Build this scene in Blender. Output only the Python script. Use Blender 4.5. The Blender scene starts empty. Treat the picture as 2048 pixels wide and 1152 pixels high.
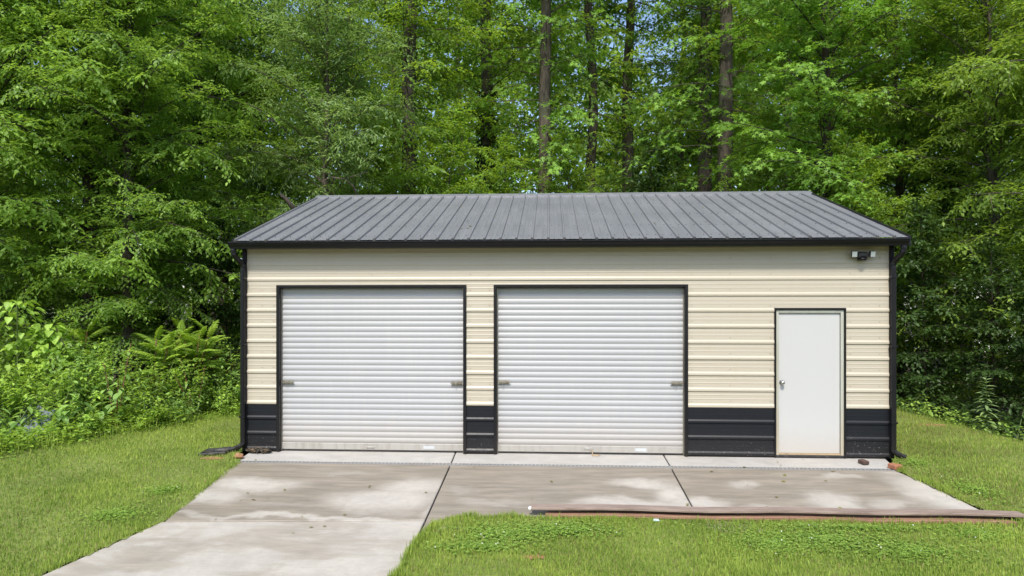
import bpy, math, random
import numpy as np
from mathutils import Matrix, Vector
random.seed(7)
RNG = np.random.default_rng(11)
SC = bpy.context.scene
COL = SC.collection

# ------------------------------------------------------------------ camera, sky, sun, exposure
F = 1365.0; TH = math.radians(3.15); DP = 9.685; HV = 615.0; CZ = 2.09
cam_d = bpy.data.cameras.new('camera')
cam_d.sensor_width = 36.0; cam_d.lens = F / 2048 * 36.0
cam_d.shift_y = (HV - 576) / 2048
cam_d.clip_start = 0.1; cam_d.clip_end = 600
cam = bpy.data.objects.new('camera', cam_d); COL.objects.link(cam)
cam.location = (0, -DP, CZ); cam.rotation_euler = (math.pi / 2, 0, TH)
SC.camera = cam

SUN_EL = math.radians(53); SUN_AZ = math.radians(187)      # azimuth clockwise from +Y: behind the camera, a little left
world = bpy.data.worlds.new('World'); SC.world = world; world.use_nodes = True
wn = world.node_tree.nodes; wl = world.node_tree.links
sky = wn.new('ShaderNodeTexSky'); sky.sky_type = 'NISHITA'; sky.sun_disc = False
sky.sun_elevation = SUN_EL; sky.sun_rotation = SUN_AZ
sky.air_density = 1.0; sky.dust_density = 1.6; sky.ozone_density = 1.5
bg = wn['Background']; bg.inputs['Strength'].default_value = 0.15
wl.new(sky.outputs['Color'], bg.inputs['Color'])

sun_d = bpy.data.lights.new('sun', 'SUN'); sun_d.energy = 2.65; sun_d.angle = math.radians(7)
sun_d.color = (1.0, 0.95, 0.86)
sun = bpy.data.objects.new('sun', sun_d); COL.objects.link(sun)
sdir = Vector((math.sin(SUN_AZ) * math.cos(SUN_EL), math.cos(SUN_AZ) * math.cos(SUN_EL), math.sin(SUN_EL)))
sun.rotation_euler = sdir.to_track_quat('Z', 'Y').to_euler()
sun.location = (-10, -30, 30)

SC.view_settings.view_transform = 'Standard'; SC.view_settings.look = 'None'
SC.view_settings.exposure = 0.80; SC.view_settings.gamma = 1.0
SC.view_settings.use_curve_mapping = False
SC.render.engine = 'CYCLES'
cy = SC.cycles
cy.max_bounces = 9; cy.diffuse_bounces = 4; cy.glossy_bounces = 2; cy.transmission_bounces = 4
cy.caustics_reflective = False; cy.caustics_refractive = False
cy.use_denoising = True

# ------------------------------------------------------------------ measuring helpers (photograph pixel -> point on the ground or the front wall)
RX, RY = math.cos(TH), math.sin(TH)
FX, FY = -math.sin(TH), math.cos(TH)
SLOPE, Y0 = 0.09, -0.45

def ray(u, v):
    a = (u - 1024) / F; b = (HV - v) / F
    return RX * a + FX, RY * a + FY, b

def on_wall(u, v, Y=0.0):
    d = ray(u, v); t = (Y + DP) / d[1]
    return d[0] * t, CZ + d[2] * t

def gz(x, y):
    """ground height"""
    z = 0.0
    if y < Y0: z = SLOPE * max(y - Y0, -9.0) * 1.0
    bx = 7.05 + 0.03 * (y - 2) ** 2 * (1 if y > 2 else 0.0) - 0.06 * (y - 2)
    e = x - bx
    z += 0.14 * math.exp(-((e + 0.9) / 0.8) ** 2) * min(1.0, max(0.0, 1 + (y + .5) / 1.5)) if abs(e + .9) < 4 else 0.0
    if e > 0: z -= min(0.42 * e, 2.4)
    lx = -8.05 + 0.45 * y
    if x < lx - 1.5: z -= min(0.12 * (lx - 1.5 - x), 1.5)
    return z

def on_ground(u, v):
    d = ray(u, v); t = -CZ / d[2]
    if -DP + t * d[1] < Y0:
        t = (CZ + SLOPE * (DP + Y0)) / (SLOPE * d[1] - d[2])
    return d[0] * t, -DP + d[1] * t

def place(u, d):
    a = (u - 1024) / F * d
    return RX * a + FX * d, -DP + RY * a + FY * d

# ------------------------------------------------------------------ object helpers
def tag(o, label=None, cat=None, group=None, kind=None):
    if label: o['label'] = label
    if cat: o['category'] = cat
    if group: o['group'] = group
    if kind: o['kind'] = kind
    return o

def empty(name, loc=(0, 0, 0), rz=0.0, parent=None):
    o = bpy.data.objects.new(name, None); COL.objects.link(o)
    o.location = loc; o.rotation_euler = (0, 0, rz); o.empty_display_size = 0.2
    if parent: o.parent = parent
    return o

def link(name, me, parent=None, mat=None):
    o = bpy.data.objects.new(name, me); COL.objects.link(o)
    if parent: o.parent = parent
    if mat is not None and len(me.materials) == 0: me.materials.append(mat)
    return o

def copy_tree(o, parent=None):
    c = o.copy(); COL.objects.link(c); c.parent = parent
    for ch in o.children: copy_tree(ch, c)
    return c

def np_mesh(name, V, loops, counts, mat=None, var=None, smooth=False):
    me = bpy.data.meshes.new(name)
    V = np.ascontiguousarray(V, dtype=np.float32); loops = np.ascontiguousarray(loops, dtype=np.int32).ravel()
    counts = np.ascontiguousarray(counts, dtype=np.int32)
    me.vertices.add(len(V)); me.vertices.foreach_set('co', V.ravel())
    me.loops.add(len(loops)); me.loops.foreach_set('vertex_index', loops)
    me.polygons.add(len(counts))
    st = np.zeros(len(counts), dtype=np.int32); st[1:] = np.cumsum(counts)[:-1]
    me.polygons.foreach_set('loop_start', st); me.polygons.foreach_set('loop_total', counts)
    if smooth: me.polygons.foreach_set('use_smooth', np.ones(len(counts), dtype=bool))
    if var is not None:
        at = me.attributes.new('tint', 'FLOAT', 'POINT')
        at.data.foreach_set('value', np.ascontiguousarray(var, dtype=np.float32))
    me.update(calc_edges=True)
    if mat is not None: me.materials.append(mat)
    return me

class MB:
    """collects shapes, builds one mesh object"""
    def __init__(s): s.v = []; s.f = []
    def add(s, vs, fs):
        n = len(s.v); s.v += [tuple(p) for p in vs]; s.f += [tuple(i + n for i in f) for f in fs]; return s
    def box(s, x0, x1, y0, y1, z0, z1, b=0.0):
        if b <= 0:
            vs = [(x, y, z) for z in (z0, z1) for y in (y0, y1) for x in (x0, x1)]
            return s.add(vs, [(0, 2, 3, 1), (4, 5, 7, 6), (0, 1, 5, 4), (2, 6, 7, 3), (0, 4, 6, 2), (1, 3, 7, 5)])
        # chamfered on the four X-running and vertical edges: octagon-ish ring stack
        def ring(z, i):
            return [(x0 + i + b, y0 + i, z), (x1 - i - b, y0 + i, z), (x1 - i, y0 + i + b, z), (x1 - i, y1 - i - b, z),
                    (x1 - i - b, y1 - i, z), (x0 + i + b, y1 - i, z), (x0 + i, y1 - i - b, z), (x0 + i, y0 + i + b, z)]
        vs = ring(z0, b) + ring(z0 + b, 0) + ring(z1 - b, 0) + ring(z1, b)
        fs = [tuple(range(7, -1, -1)), tuple(range(24, 32))]
        for r in range(3):
            for k in range(8):
                a = r * 8 + k; c = r * 8 + (k + 1) % 8; fs.append((a, c, c + 8, a + 8))
        return s.add(vs, fs)
    def extrude_x(s, prof, x0, x1, caps=False, closed=False):
        """prof: list of (y,z), swept along x"""
        n = len(prof)
        vs = [(x0, y, z) for y, z in prof] + [(x1, y, z) for y, z in prof]
        m = n if closed else n - 1
        fs = [(i, n + i, n + (i + 1) % n, (i + 1) % n) for i in range(m)]
        if caps: fs += [tuple(range(n)), tuple(range(2 * n - 1, n - 1, -1))]
        return s.add(vs, fs)
    def tube(s, pts, rad, n=8, caps=True, sq=False):
        pts = [Vector(p) for p in pts]
        rads = rad if hasattr(rad, '__len__') else [rad] * len(pts)
        base = len(s.v); up = Vector((0, 0, 1)); prev = None
        for i, p in enumerate(pts):
            t = (pts[min(i + 1, len(pts) - 1)] - pts[max(i - 1, 0)]).normalized()
            if prev is None:
                a = Vector((1, 0, 0)) if abs(t.x) < .8 else up
                a = (a - t * a.dot(t)).normalized()
            else:
                a = (prev - t * prev.dot(t)).normalized()
            prev = a; b = t.cross(a)
            for k in range(n):
                w = 2 * math.pi * (k + .5) / n
                s.v.append(tuple(p + (a * math.cos(w) + b * math.sin(w)) * rads[i]))
        for i in range(len(pts) - 1):
            for k in range(n):
                q = base + i * n + k; r = base + i * n + (k + 1) % n
                s.f.append((q, r, r + n, q + n))
        if caps:
            s.f.append(tuple(base + k for k in range(n - 1, -1, -1)))
            e = base + (len(pts) - 1) * n
            s.f.append(tuple(e + k for k in range(n)))
        return s
    def lathe(s, prof, n=20, M=None):
        """prof: (r, h); axis is local z"""
        base = len(s.v)
        for r, h in prof:
            for k in range(n):
                w = 2 * math.pi * k / n
                p = Vector((r * math.cos(w), r * math.sin(w), h))
                s.v.append(tuple(M @ p if M else p))
        for i in range(len(prof) - 1):
            for k in range(n):
                q = base + i * n + k; r = base + i * n + (k + 1) % n
                s.f.append((q, r, r + n, q + n))
        s.f.append(tuple(base + k for k in range(n - 1, -1, -1)))
        e = base + (len(prof) - 1) * n; s.f.append(tuple(e + k for k in range(n)))
        return s
    def mesh(s, name, mat=None, smooth=False):
        me = bpy.data.meshes.new(name); me.from_pydata(s.v, [], s.f); me.update()
        if smooth:
            me.polygons.foreach_set('use_smooth', [True] * len(me.polygons))
        if mat: me.materials.append(mat)
        return me
    def build(s, name, mat, parent=None, smooth=False):
        return link(name, s.mesh(name, mat, smooth), parent)

# ------------------------------------------------------------------ materials
def new_mat(name):
    m = bpy.data.materials.new(name); m.use_nodes = True
    nt = m.node_tree; p = nt.nodes['Principled BSDF']
    return m, nt, p

class NT:
    """tiny node helper"""
    def __init__(s, nt): s.nt = nt
    def n(s, t, **kw):
        o = s.nt.nodes.new(t)
        for k, v in kw.items(): setattr(o, k, v)
        return o
    def l(s, a, b): s.nt.links.new(a, b)
    def val(s, inp, v):
        if hasattr(v, 'is_linked') or isinstance(v, bpy.types.NodeSocket): s.l(v, inp)
        else: inp.default_value = v
    def math(s, op, a, b=0.0, c=0.0, clamp=False):
        o = s.n('ShaderNodeMath', operation=op, use_clamp=clamp)
        s.val(o.inputs[0], a); s.val(o.inputs[1], b); s.val(o.inputs[2], c); return o.outputs[0]
    def noise(s, vec, scale, detail=3.0, rough=.55, dist=0.0):
        o = s.n('ShaderNodeTexNoise'); o.inputs['Scale'].default_value = scale
        o.inputs['Detail'].default_value = detail; o.inputs['Roughness'].default_value = rough
        o.inputs['Distortion'].default_value = dist
        if vec is not None: s.l(vec, o.inputs['Vector'])
        return o
    def ramp(s, fac, a, b, c0=(0, 0, 0, 1), c1=(1, 1, 1, 1)):
        o = s.n('ShaderNodeMapRange', interpolation_type='SMOOTHSTEP'); s.val(o.inputs[0], fac)
        o.inputs[1].default_value = a; o.inputs[2].default_value = b; return o.outputs[0]
    def mix(s, fac, a, b, blend='MIX'):
        o = s.n('ShaderNodeMix', data_type='RGBA', blend_type=blend)
        s.val(o.inputs[0], fac); s.val(o.inputs[6], a); s.val(o.inputs[7], b); return o.outputs[2]
    def mapping(s, vec, scale):
        o = s.n('ShaderNodeMapping'); o.inputs['Scale'].default_value = scale; s.l(vec, o.inputs['Vector']); return o.outputs[0]
    def bump(s, h, strength, dist):
        o = s.n('ShaderNodeBump'); o.inputs['Strength'].default_value = strength; o.inputs['Distance'].default_value = dist
        s.l(h, o.inputs['Height']); return o.outputs[0]

def C(r, g, b): return (r, g, b, 1.0)

def paint(name, col, rough=.4, dirt=.25, dirtcol=(.25, .2, .14), spec=.5, metal=0.0, low_dirt=0.0, wavy=0.0, speck=0.0, lowh=.35):
    """painted sheet metal with faint grime; low_dirt adds splash-back near the ground (world height), speck adds dried mud specks"""
    m, nt, p = new_mat(name); N = NT(nt)
    g = N.n('ShaderNodeNewGeometry'); pos = g.outputs['Position']
    n1 = N.noise(N.mapping(pos, (1.2, 1.2, .5)), 2.2, 5, .6)
    n2 = N.noise(N.mapping(pos, (9, 9, 1.0)), 1.6, 3, .5)
    fac = N.math('MULTIPLY', N.ramp(N.math('MULTIPLY', n1.outputs[0], n2.outputs[0]), .2, .42), dirt)
    col_s = N.mix(fac, C(*col), C(*dirtcol))
    if low_dirt:
        sx = N.n('ShaderNodeSeparateXYZ'); N.l(pos, sx.inputs[0])
        n3 = N.noise(pos, 9, 4, .7)
        h = N.math('ADD', sx.outputs[2], N.math('MULTIPLY', n3.outputs[0], -.22))
        lo = N.math('MULTIPLY', N.math('SUBTRACT', 1.0, N.ramp(h, -.08, lowh)), low_dirt, clamp=True)
        col_s = N.mix(lo, col_s, C(.40, .31, .20))
    if speck:
        sx2 = N.n('ShaderNodeSeparateXYZ'); N.l(pos, sx2.inputs[0])
        vo = N.noise(pos, 48, 2, .5)
        lowm = N.math('SUBTRACT', 1.0, N.ramp(sx2.outputs[2], .05, .42))
        sp = N.math('MULTIPLY', N.ramp(vo.outputs[0], .64, .74), N.math('MULTIPLY', lowm, speck), clamp=True)
        col_s = N.mix(sp, col_s, C(.38, .36, .33))
    N.l(col_s, p.inputs['Base Color'])
    r = N.math('ADD', rough, N.math('MULTIPLY', N.math('SUBTRACT', n2.outputs[0], .5), .18)); N.l(r, p.inputs['Roughness'])
    p.inputs['Specular IOR Level'].default_value = spec; p.inputs['Metallic'].default_value = metal
    if wavy:
        nb = N.noise(N.mapping(pos, (1, 1, 1)), 3.5, 2, .5)
        N.l(N.bump(nb.outputs[0], .5, wavy), p.inputs['Normal'])
    return m

M = {}
M['beige'] = paint('beige_paint', (.46, .415, .332), .42, .10, (.42, .33, .2), wavy=.0045)
M['black'] = paint('black_paint', (.009, .009, .011), .34, .15, (.028, .025, .022), spec=.28, low_dirt=.02)
M['wainscot'] = paint('black_siding_paint', (.008, .009, .013), .44, .0, (.028, .026, .025), low_dirt=.02, speck=.5, spec=.32)
M['curtain'] = paint('white_curtain_paint', (.382, .386, .394), .38, .12, (.5, .47, .4), low_dirt=.28, lowh=.55)
M['bar'] = paint('aluminium_bar', (.5, .5, .49), .4, .5, (.24, .22, .19), metal=.4, low_dirt=.25)
M['white_door'] = paint('white_door_paint', (.485, .485, .48), .35, .06, (.5, .45, .35), low_dirt=.30, lowh=.4, wavy=.001)
M['frame'] = paint('grey_green_frame', (.42, .43, .37), .45, .4, (.3, .25, .16), low_dirt=.55, lowh=.9)
M['sill'] = paint('tan_threshold', (.42, .31, .18), .6, .5, (.2, .15, .1))
M['steel'] = paint('weathered_steel', (.42, .39, .33), .35, .7, (.14, .10, .06), metal=.75)
M['chrome'] = paint('satin_nickel', (.6, .58, .54), .25, .1, metal=1.0)
M['lens'] = paint('white_lens', (.85, .86, .82), .3, .05)
M['sticker'] = paint('pale_sticker', (.52, .54, .55), .5, .6, (.45, .47, .48))
M['rubber'] = paint('black_plastic', (.022, .022, .024), .5, .6, (.12, .1, .08))
M['grate'] = paint('galvanised_grate', (.34, .335, .33), .45, .5, (.28, .25, .2), metal=.3)
M['pit'] = paint('dark_channel', (.02, .019, .017), .9, .2)
M['chain'] = paint('dark_chain', (.05, .042, .032), .55, .8, (.16, .11, .06), metal=.3)
M['white_plastic'] = paint('white_plastic', (.8, .8, .78), .4, .2)
M['blue_plastic'] = paint('pale_blue_plastic', (.55, .68, .72), .3, .3)
M['tarp'] = paint('pale_tarp', (.17, .20, .24), .6, .3, (.12, .13, .14), spec=.2)
M['cord'] = paint('tan_cord', (.45, .33, .2), .8, .3)

def roof_mat():
    m, nt, p = new_mat('charcoal_roof_metal'); N = NT(nt)
    tc = N.n('ShaderNodeNewGeometry'); pos = tc.outputs['Position']
    a = N.noise(N.mapping(pos, (5, .6, .6)), 2.0, 5, .65)
    b = N.noise(pos, 1.1, 4, .6)
    c = N.mix(N.ramp(N.math('MULTIPLY', a.outputs[0], b.outputs[0]), .15, .4), C(.158, .161, .175), C(.186, .188, .200))
    N.l(c, p.inputs['Base Color'])
    N.l(N.math('ADD', .40, N.math('MULTIPLY', N.math('SUBTRACT', a.outputs[0], .5), .3)), p.inputs['Roughness'])
    nb = N.noise(N.mapping(pos, (2.0, .8, .8)), 2.4, 2, .5)
    N.l(N.bump(nb.outputs[0], .5, .006), p.inputs['Normal'])
    return m
M['roof'] = roof_mat()

def concrete(name, blobs=None, dry=(.415, .385, .338), wet=(.218, .187, .145), base=1.0):
    """brushed concrete; damp stain whose drying patches have their own outline"""
    m, nt, p = new_mat(name); N = NT(nt)
    g = N.n('ShaderNodeNewGeometry'); pos = g.outputs['Position']
    fine = N.noise(pos, 60, 4, .7); mid = N.noise(pos, 3.2, 6, .68, .4); big = N.noise(N.mapping(pos, (.6, 1.2, 1)), 1.4, 5, .6, .6)
    streak = N.noise(N.mapping(pos, (1.0, 6.0, 1)), 1.6, 5, .65)
    d = N.mix(N.ramp(mid.outputs[0], .3, .75), C(*[q * .88 for q in dry]), C(*[min(1, q * 1.08) for q in dry]))
    w = N.mix(N.ramp(streak.outputs[0], .35, .68), C(*[q * .84 for q in wet]), C(*[q * 1.22 for q in wet]))
    if blobs is None:
        wetf = N.math('MULTIPLY', N.ramp(N.math('ADD', big.outputs[0], N.math('MULTIPLY', streak.outputs[0], .5)), .66, .92), base)
    else:
        dist = N.noise(pos, 1.3, 4, .6)
        vs = N.n('ShaderNodeVectorMath', operation='SUBTRACT'); N.l(dist.outputs[1], vs.inputs[0]); vs.inputs[1].default_value = (.5, .5, .5)
        vm = N.n('ShaderNodeVectorMath', operation='MULTIPLY_ADD'); N.l(vs.outputs[0], vm.inputs[0]); vm.inputs[1].default_value = (.75, .75, 0); N.l(pos, vm.inputs[2])
        light = None
        for (cx, cyy, rx, ry, k) in blobs:
            s1 = N.n('ShaderNodeVectorMath', operation='SUBTRACT'); N.l(vm.outputs[0], s1.inputs[0]); s1.inputs[1].default_value = (cx, cyy, 0)
            s2 = N.n('ShaderNodeVectorMath', operation='MULTIPLY'); N.l(s1.outputs[0], s2.inputs[0]); s2.inputs[1].default_value = (1 / rx, 1 / ry, 0)
            ln = N.n('ShaderNodeVectorMath', operation='LENGTH'); N.l(s2.outputs[0], ln.inputs[0])
            f = N.math('MULTIPLY', N.math('SUBTRACT', 1.0, N.ramp(ln.outputs['Value'], .30, 1.38)), k)
            light = f if light is None else N.math('MAXIMUM', light, f)
        lf = N.math('MULTIPLY', light, N.ramp(big.outputs[0], .18, .42))
        wetf = N.math('MULTIPLY', N.math('SUBTRACT', 1.0, lf), base, clamp=True)
    col = N.mix(wetf, d, w)
    mot = N.noise(pos, 17, 5, .75); col = N.mix(N.math('MULTIPLY', N.ramp(mot.outputs[0], .35, .75), .16), col, C(.20, .175, .14))
    broom = N.noise(N.mapping(pos, (3, 90, 1)), 1.5, 3, .6); col = N.mix(N.math('MULTIPLY', N.ramp(broom.outputs[0], .4, .7), .10), col, C(.60, .57, .52))
    stain = N.noise(pos, 5.5, 5, .7); col = N.mix(N.math('MULTIPLY', N.ramp(stain.outputs[0], .62, .8), .35), col, C(.33, .22, .12))
    sp = N.noise(pos, 170, 2, .5); col = N.mix(N.math('MULTIPLY', N.ramp(sp.outputs[0], .55, .8), .35), col, C(.16, .14, .11))
    N.l(col, p.inputs['Base Color'])
    N.l(N.math('SUBTRACT', .82, N.math('MULTIPLY', wetf, .22)), p.inputs['Roughness'])
    N.l(N.bump(fine.outputs[0], .25, .004), p.inputs['Normal'])
    return m

def wood(name, c0, c1, rough=.75):
    m, nt, p = new_mat(name); N = NT(nt)
    tc = N.n('ShaderNodeTexCoord'); o = tc.outputs['Object']
    oi = N.n('ShaderNodeObjectInfo')
    a = N.noise(N.mapping(o, (1.2, 26, 26)), 3, 6, .7, .8); b = N.noise(N.mapping(o, (.8, 3, 3)), 2, 4, .6)
    c = N.mix(N.ramp(a.outputs[0], .3, .7), C(*c0), C(*c1))
    c = N.mix(N.math('MULTIPLY', N.ramp(b.outputs[0], .5, .75), .5), c, C(c0[0] * .6, c0[1] * .55, c0[2] * .5))
    N.l(c, p.inputs['Base Color']); p.inputs['Roughness'].default_value = rough
    N.l(N.bump(a.outputs[0], .5, .004), p.inputs['Normal'])
    return m
M['wood_grey'] = wood('weathered_grey_wood', (.17, .12, .095), (.34, .265, .22))
M['wood_dark'] = wood('dark_old_wood', (.06, .042, .03), (.14, .10, .075))
M['wood_red'] = wood('reddish_old_wood', (.20, .10, .06), (.36, .21, .14))
M['brick'] = wood('weathered_brick_clay', (.28, .10, .055), (.42, .19, .11), .9)
M['brick_dark'] = wood('charred_brick', (.05, .032, .026), (.13, .07, .05), .9)
M['clay'] = wood('orange_clay', (.24, .12, .055), (.36, .20, .10), .95)

def bark(name, c0, c1):
    m, nt, p = new_mat(name); N = NT(nt)
    tc = N.n('ShaderNodeTexCoord'); o = tc.outputs['Object']
    a = N.noise(N.mapping(o, (9, 9, 1.6)), 2.2, 6, .72, .5); b = N.noise(o, 1.0, 4, .6)
    c = N.mix(N.ramp(a.outputs[0], .33, .68), C(*c0), C(*c1))
    c = N.mix(N.math('MULTIPLY', N.ramp(b.outputs[0], .52, .72), .5), c, C(.10, .12, .06))
    N.l(c, p.inputs['Base Color']); p.inputs['Roughness'].default_value = .9
    N.l(N.bump(a.outputs[0], .9, .03), p.inputs['Normal'])
    return m
M['bark'] = bark('grey_brown_bark', (.045, .034, .025), (.135, .108, .083))
M['bark_pale'] = bark('pale_grey_bark', (.11, .092, .072), (.27, .23, .185))
M['bark_dark'] = bark('dark_bark', (.022, .017, .013), (.075, .058, .043))
M['twig'] = bark('dry_twig_bark', (.12, .09, .07), (.32, .25, .2))

def leaf_mat(name, dark, light, trans, tw=.38, rough=.48, spec=.35, objvar=.25):
    m, nt, p = new_mat(name); N = NT(nt)
    at = N.n('ShaderNodeAttribute', attribute_name='tint'); oi = N.n('ShaderNodeObjectInfo')
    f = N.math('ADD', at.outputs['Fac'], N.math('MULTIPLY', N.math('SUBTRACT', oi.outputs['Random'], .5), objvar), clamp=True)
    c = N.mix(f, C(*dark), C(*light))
    N.l(c, p.inputs['Base Color']); p.inputs['Roughness'].default_value = rough; p.inputs['Specular IOR Level'].default_value = spec
    tr = N.n('ShaderNodeBsdfTranslucent')
    N.l(N.mix(f, C(*[q * .7 for q in trans]), C(*trans)), tr.inputs['Color'])
    ms = N.n('ShaderNodeMixShader'); ms.inputs[0].default_value = tw
    N.l(p.outputs[0], ms.inputs[1]); N.l(tr.outputs[0], ms.inputs[2])
    N.l(ms.outputs[0], nt.nodes['Material Output'].inputs['Surface'])
    return m
M['leaf_elm'] = leaf_mat('elm_leaf', (0.046, 0.104, 0.016), (0.386, 0.608, 0.093), (0.443, 0.683, 0.069), .47)
M['leaf_willow'] = leaf_mat('narrow_grey_green_leaf', (0.063, 0.115, 0.034), (0.402, 0.587, 0.176), (0.376, 0.570, 0.111), .45)
M['leaf_gum'] = leaf_mat('star_leaf', (0.048, 0.123, 0.019), (0.376, 0.636, 0.096), (0.398, 0.700, 0.062), .47)
M['leaf_wood'] = leaf_mat('woodland_leaf', (0.042, 0.098, 0.015), (0.297, 0.487, 0.080), (0.464, 0.668, 0.045), .50)
M['leaf_yellow'] = leaf_mat('yellow_green_leaf', (0.056, 0.107, 0.016), (0.368, 0.534, 0.085), (0.437, 0.625, 0.053), .47)
M['leaf_shrub'] = leaf_mat('shrub_leaf', (0.087, 0.185, 0.030), (0.496, 0.724, 0.122), (0.450, 0.681, 0.062), .42)
M['leaf_sumac'] = leaf_mat('sumac_leaflet', (0.110, 0.230, 0.032), (0.400, 0.562, 0.076), (0.441, 0.630, 0.053), .42)
M['leaf_broad'] = leaf_mat('broad_weed_leaf', (0.070, 0.156, 0.039), (0.401, 0.621, 0.151), (0.378, 0.590, 0.083), .40)
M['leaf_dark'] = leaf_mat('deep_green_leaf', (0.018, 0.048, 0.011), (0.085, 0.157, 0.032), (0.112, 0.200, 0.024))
M['leaf_ivy'] = leaf_mat('dark_ivy_leaf', (.01, .022, .007), (.035, .06, .016), (.05, .09, .012))
M['grass'] = leaf_mat('grass_blade', (0.142, 0.237, 0.037), (0.434, 0.521, 0.107), (0.448, 0.605, 0.078), .32, .55, .25, 0)
M['grass_dry'] = leaf_mat('dry_grass_blade', (.20, .19, .06), (.40, .36, .15), (.3, .3, .08), .3, .6, .2, 0)
M['clover'] = leaf_mat('clover_leaf', (0.129, 0.243, 0.040), (0.386, 0.546, 0.103), (0.386, 0.580, 0.068), .32, .5, .3, 0)
M['flower'] = paint('white_clover_flower', (.8, .78, .72), .8, .2)
M['stem_green'] = leaf_mat('green_stem', (.09, .13, .03), (.15, .2, .05), (.1, .15, .02), .1)
M['stem_red'] = leaf_mat('reddish_stem', (.16, .06, .04), (.24, .10, .06), (.1, .05, .02), .05)

def soil_mat(name, cols, scale=2.0):
    m, nt, p = new_mat(name); N = NT(nt)
    g = N.n('ShaderNodeNewGeometry'); pos = g.outputs['Position']
    a = N.noise(pos, scale, 6, .7); b = N.noise(pos, scale * 14, 4, .7)
    c = N.mix(N.ramp(a.outputs[0], .35, .65), C(*cols[0]), C(*cols[1]))
    c = N.mix(N.math('MULTIPLY', N.ramp(b.outputs[0], .45, .7), .6), c, C(*cols[2]))
    N.l(c, p.inputs['Base Color']); p.inputs['Roughness'].default_value = .95
    N.l(N.bump(b.outputs[0], .8, .03), p.inputs['Normal'])
    return m
M['forest_floor'] = soil_mat('leaf_litter', ((.05, .038, .022), (.09, .066, .036), (.03, .035, .012)))
M['turf'] = soil_mat('turf_soil', ((.13, .175, .03), (.185, .23, .05), (.16, .14, .055)), 1.4)

# ------------------------------------------------------------------ the setting: ground, lawn, concrete
def ground_mesh():
    def axis(lo, hi, fine_lo, fine_hi):
        a = list(np.arange(fine_lo, fine_hi + .01, .4)); s = .6; p = a[-1]
        while p < hi: s *= 1.3; p += s; a.append(p)
        s = .6; p = a[0]
        while p > lo: s *= 1.3; p -= s; a.insert(0, p)
        return a
    xs = axis(-160, 160, -14, 14); ys = axis(-160, 160, -10, 12)
    V = [(x, y, gz(x, y) - .09) for y in ys for x in xs]; n = len(xs)
    L = [(j * n + i, j * n + i + 1, (j + 1) * n + i + 1, (j + 1) * n + i) for j in range(len(ys) - 1) for i in range(n - 1)]
    return np_mesh('ground', np.array(V), np.array(L), np.full(len(L), 4), M['forest_floor'], smooth=True)
tag(link('ground', ground_mesh()), kind='structure')

def pg(px): return [on_ground(u, v) for u, v in px]
# lawns as outlines on the ground
LAWN_L = pg([(480, 926), (474, 926), (330, 1042), (80, 1152)]) + [(-5.2, -5.5), (-5.6, -9.5), (-13, -9.5), (-12.4, -6), (-9.7, -3.6), (-8.15, -.7), (-7.6, .5), (-6.9, 2.0), (-6.15, 3.7), (-6.3, 6.0), (-4.6, 6.5), (-4.46, 5.0), (-4.46, 0.0), (-4.36, -.3)]
LAWN_F = pg([(790, 1152), (812, 1115), (838, 1080), (866, 1050), (905, 1038), (960, 1036), (1075, 1037), (1300, 1043), (1600, 1046), (2060, 1047)]) + [(7.3, -2.2), (8.2, -4), (8.5, -9.5), (-2.6, -9.5), (-2.2, -6.5), (-1.7, -4.6)]
LAWN_R = pg([(1782, 936), (1838, 962), (1900, 992), (1960, 1018), (2060, 1045)]) + [(7.3, -2.2), (7.15, -.2), (7.2, 1.1), (6.95, 3.0), (6.8, 4.4), (6.6, 6.5), (4.76, 6.5), (4.76, 0.0), (4.6, -.25)]

def inside(P, poly):
    x, y = P[:, 0], P[:, 1]; r = np.zeros(len(P), bool); n = len(poly)
    for i in range(n):
        x0, y0 = poly[i]; x1, y1 = poly[(i + 1) % n]
        c = ((y0 > y) != (y1 > y)); t = x0 + (y - y0) * (x1 - x0) / ((y1 - y0) if y1 != y0 else 1e-9)
        r ^= c & (x < t)
    return r

def lawn_obj(name, poly, step=.06):
    a = np.array(poly); x0, y0 = a.min(0); x1, y1 = a.max(0)
    xs = np.arange(x0, x1, step); ys = np.arange(y0, y1, step)
    gx, gy = np.meshgrid(xs, ys); Cc = np.stack([gx.ravel() + step / 2, gy.ravel() + step / 2], 1)
    ok = inside(Cc, poly); idx = {}; V = []; Fc = []
    n = len(xs)
    for k in np.nonzero(ok)[0]:
        j, i = divmod(int(k), n); q = []
        for (ii, jj) in ((i, j), (i + 1, j), (i + 1, j + 1), (i, j + 1)):
            if (ii, jj) not in idx:
                x = x0 + ii * step; y = y0 + jj * step
                idx[(ii, jj)] = len(V)
                V.append((x, y, gz(x, y) + .008 + .014 * math.sin(x * 3.1 + y * 1.7) * math.sin(y * 2.3 - x)))
            q.append(idx[(ii, jj)])
        Fc.append(q)
    tag(link(name, np_mesh(name, np.array(V), np.array(Fc), np.full(len(Fc), 4), M['turf'], smooth=True)), kind='structure')
lawn_obj('lawn', LAWN_L); lawn_obj('lawn', LAWN_F); lawn_obj('lawn', LAWN_R)

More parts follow.
